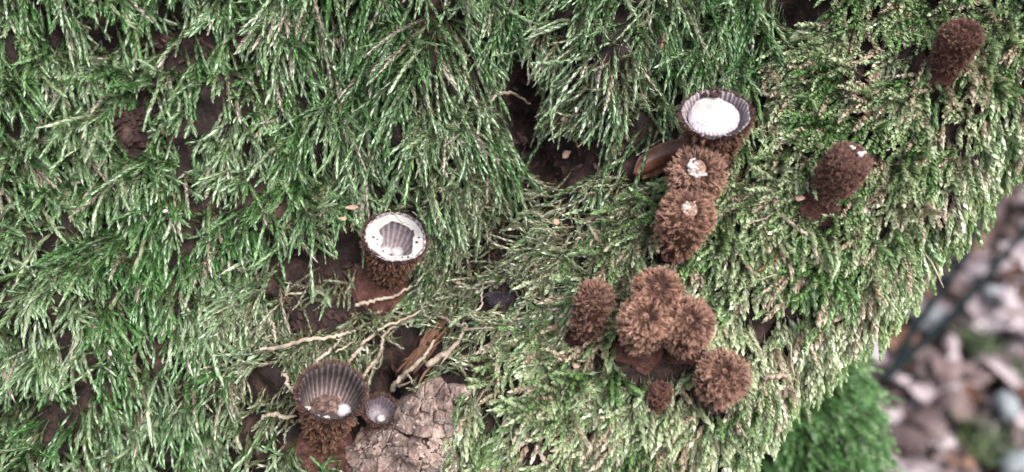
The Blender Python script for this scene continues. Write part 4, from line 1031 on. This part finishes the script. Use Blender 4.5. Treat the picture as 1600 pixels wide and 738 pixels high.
# pale stones
M['stone'] = noise_mat('pale_stone', [(.3, (.15, .165, .175)), (.7, (.25, .265, .28))], 60, .7, .3, 200, .4, dist=.002)
for px_, py_, sx, sy, rot, lab in [(1455, 498, .016, .010, .3, 'pale blue-grey stone lying where the two dark cables meet'), (1548, 462, .012, .007, .1, 'small pale greenish stone under the single dark cable'), (1572, 640, .009, .015, -.4, 'large whitish stone among dry leaves'), (1588, 725, .013, .007, .3, 'white flat stone beside a brown leaf heap')]:
    v, f_ = chunk(sx, sy, .009, int(px_), 3, .25); c, s = math.cos(rot), math.sin(rot)
    v = v @ np.array([[c, s, 0], [-s, c, 0], [0, 0, 1]])
    me = raw_mesh('stone', v, f_, M['stone'], None, True); o = bpy.data.objects.new('stone', me); col.objects.link(o)
    p = ground_at(px_, py_, .016); o.location = p; tag(o, lab, 'stone')
# dark cables
M['cable'] = noise_mat('dark_cable', [(.3, (.005, .009, .010)), (.7, (.012, .019, .020))], 80, .9, 0, None, .1)
for pts, lab in [([(1392, 585), (1430, 512), (1456, 474), (1496, 418), (1530, 358), (1560, 305), (1592, 255), (1640, 180)], 'dark green cable on dry leaves, the steeper of two that meet'), ([(1380, 594), (1440, 538), (1486, 494), (1543, 432), (1592, 374), (1660, 300)], 'dark green cable on dry leaves, the flatter of two that meet')]:
    c = smooth_path([ground_at(a, b, .03) for a, b in pts], 40); V, F = tube(c, [.0029, .0029], 8)
    me = raw_mesh('cable', np.array(V), F, M['cable'], None, True); o = bpy.data.objects.new('cable', me); col.objects.link(o); tag(o, lab, 'cable', 'dark cables on the forest floor')
# small green tufts on the floor
def tuft(px_, py_, r_, n, lab, seed):
    r = np.random.default_rng(seed); p = ground_at(px_, py_, .008); V = []; F = []; C = []
    for k in range(n):
        a = r.random() * 6.28; q = r_ * math.sqrt(r.random()); b = np.array([q * math.cos(a), q * math.sin(a) * .7, 0])
        d = nrm(np.array([r.normal(0, .5), r.normal(0, .5), 1.0])); h = r.uniform(.012, .024); s = nrm(np.cross(d, r.normal(0, 1, 3))) * .0012
        m_ = b + d * h * .5; t = b + d * h + np.array([r.normal(0, .006), r.normal(0, .006), -.003]); i = len(V)
        V += [b - s, b + s, m_ + s, m_ - s, t]; F += [(i, i + 1, i + 2, i + 3), (i + 3, i + 2, i + 4)]; c = np.array([.10, .135, .06]) * r.uniform(.6, 1.5); C += [c * .5, c * .5, c, c, c * 1.2]
    me = raw_mesh('moss_tuft', np.array(V), F, M['moss'], np.array(C)); o = bpy.data.objects.new('moss_tuft', me); col.objects.link(o); o.location = p; tag(o, lab, 'moss', 'moss tufts on the forest floor')
tuft(1530, 700, .018, 200, 'rounded green moss tuft among dry leaves near the whitish stones', 4)
tuft(1530, 545, .014, 60, 'flat yellowish-green moss tuft on the open leaf litter', 5)
tuft(1590, 595, .01, 70, 'small dark green tuft close to the large whitish stone', 6)
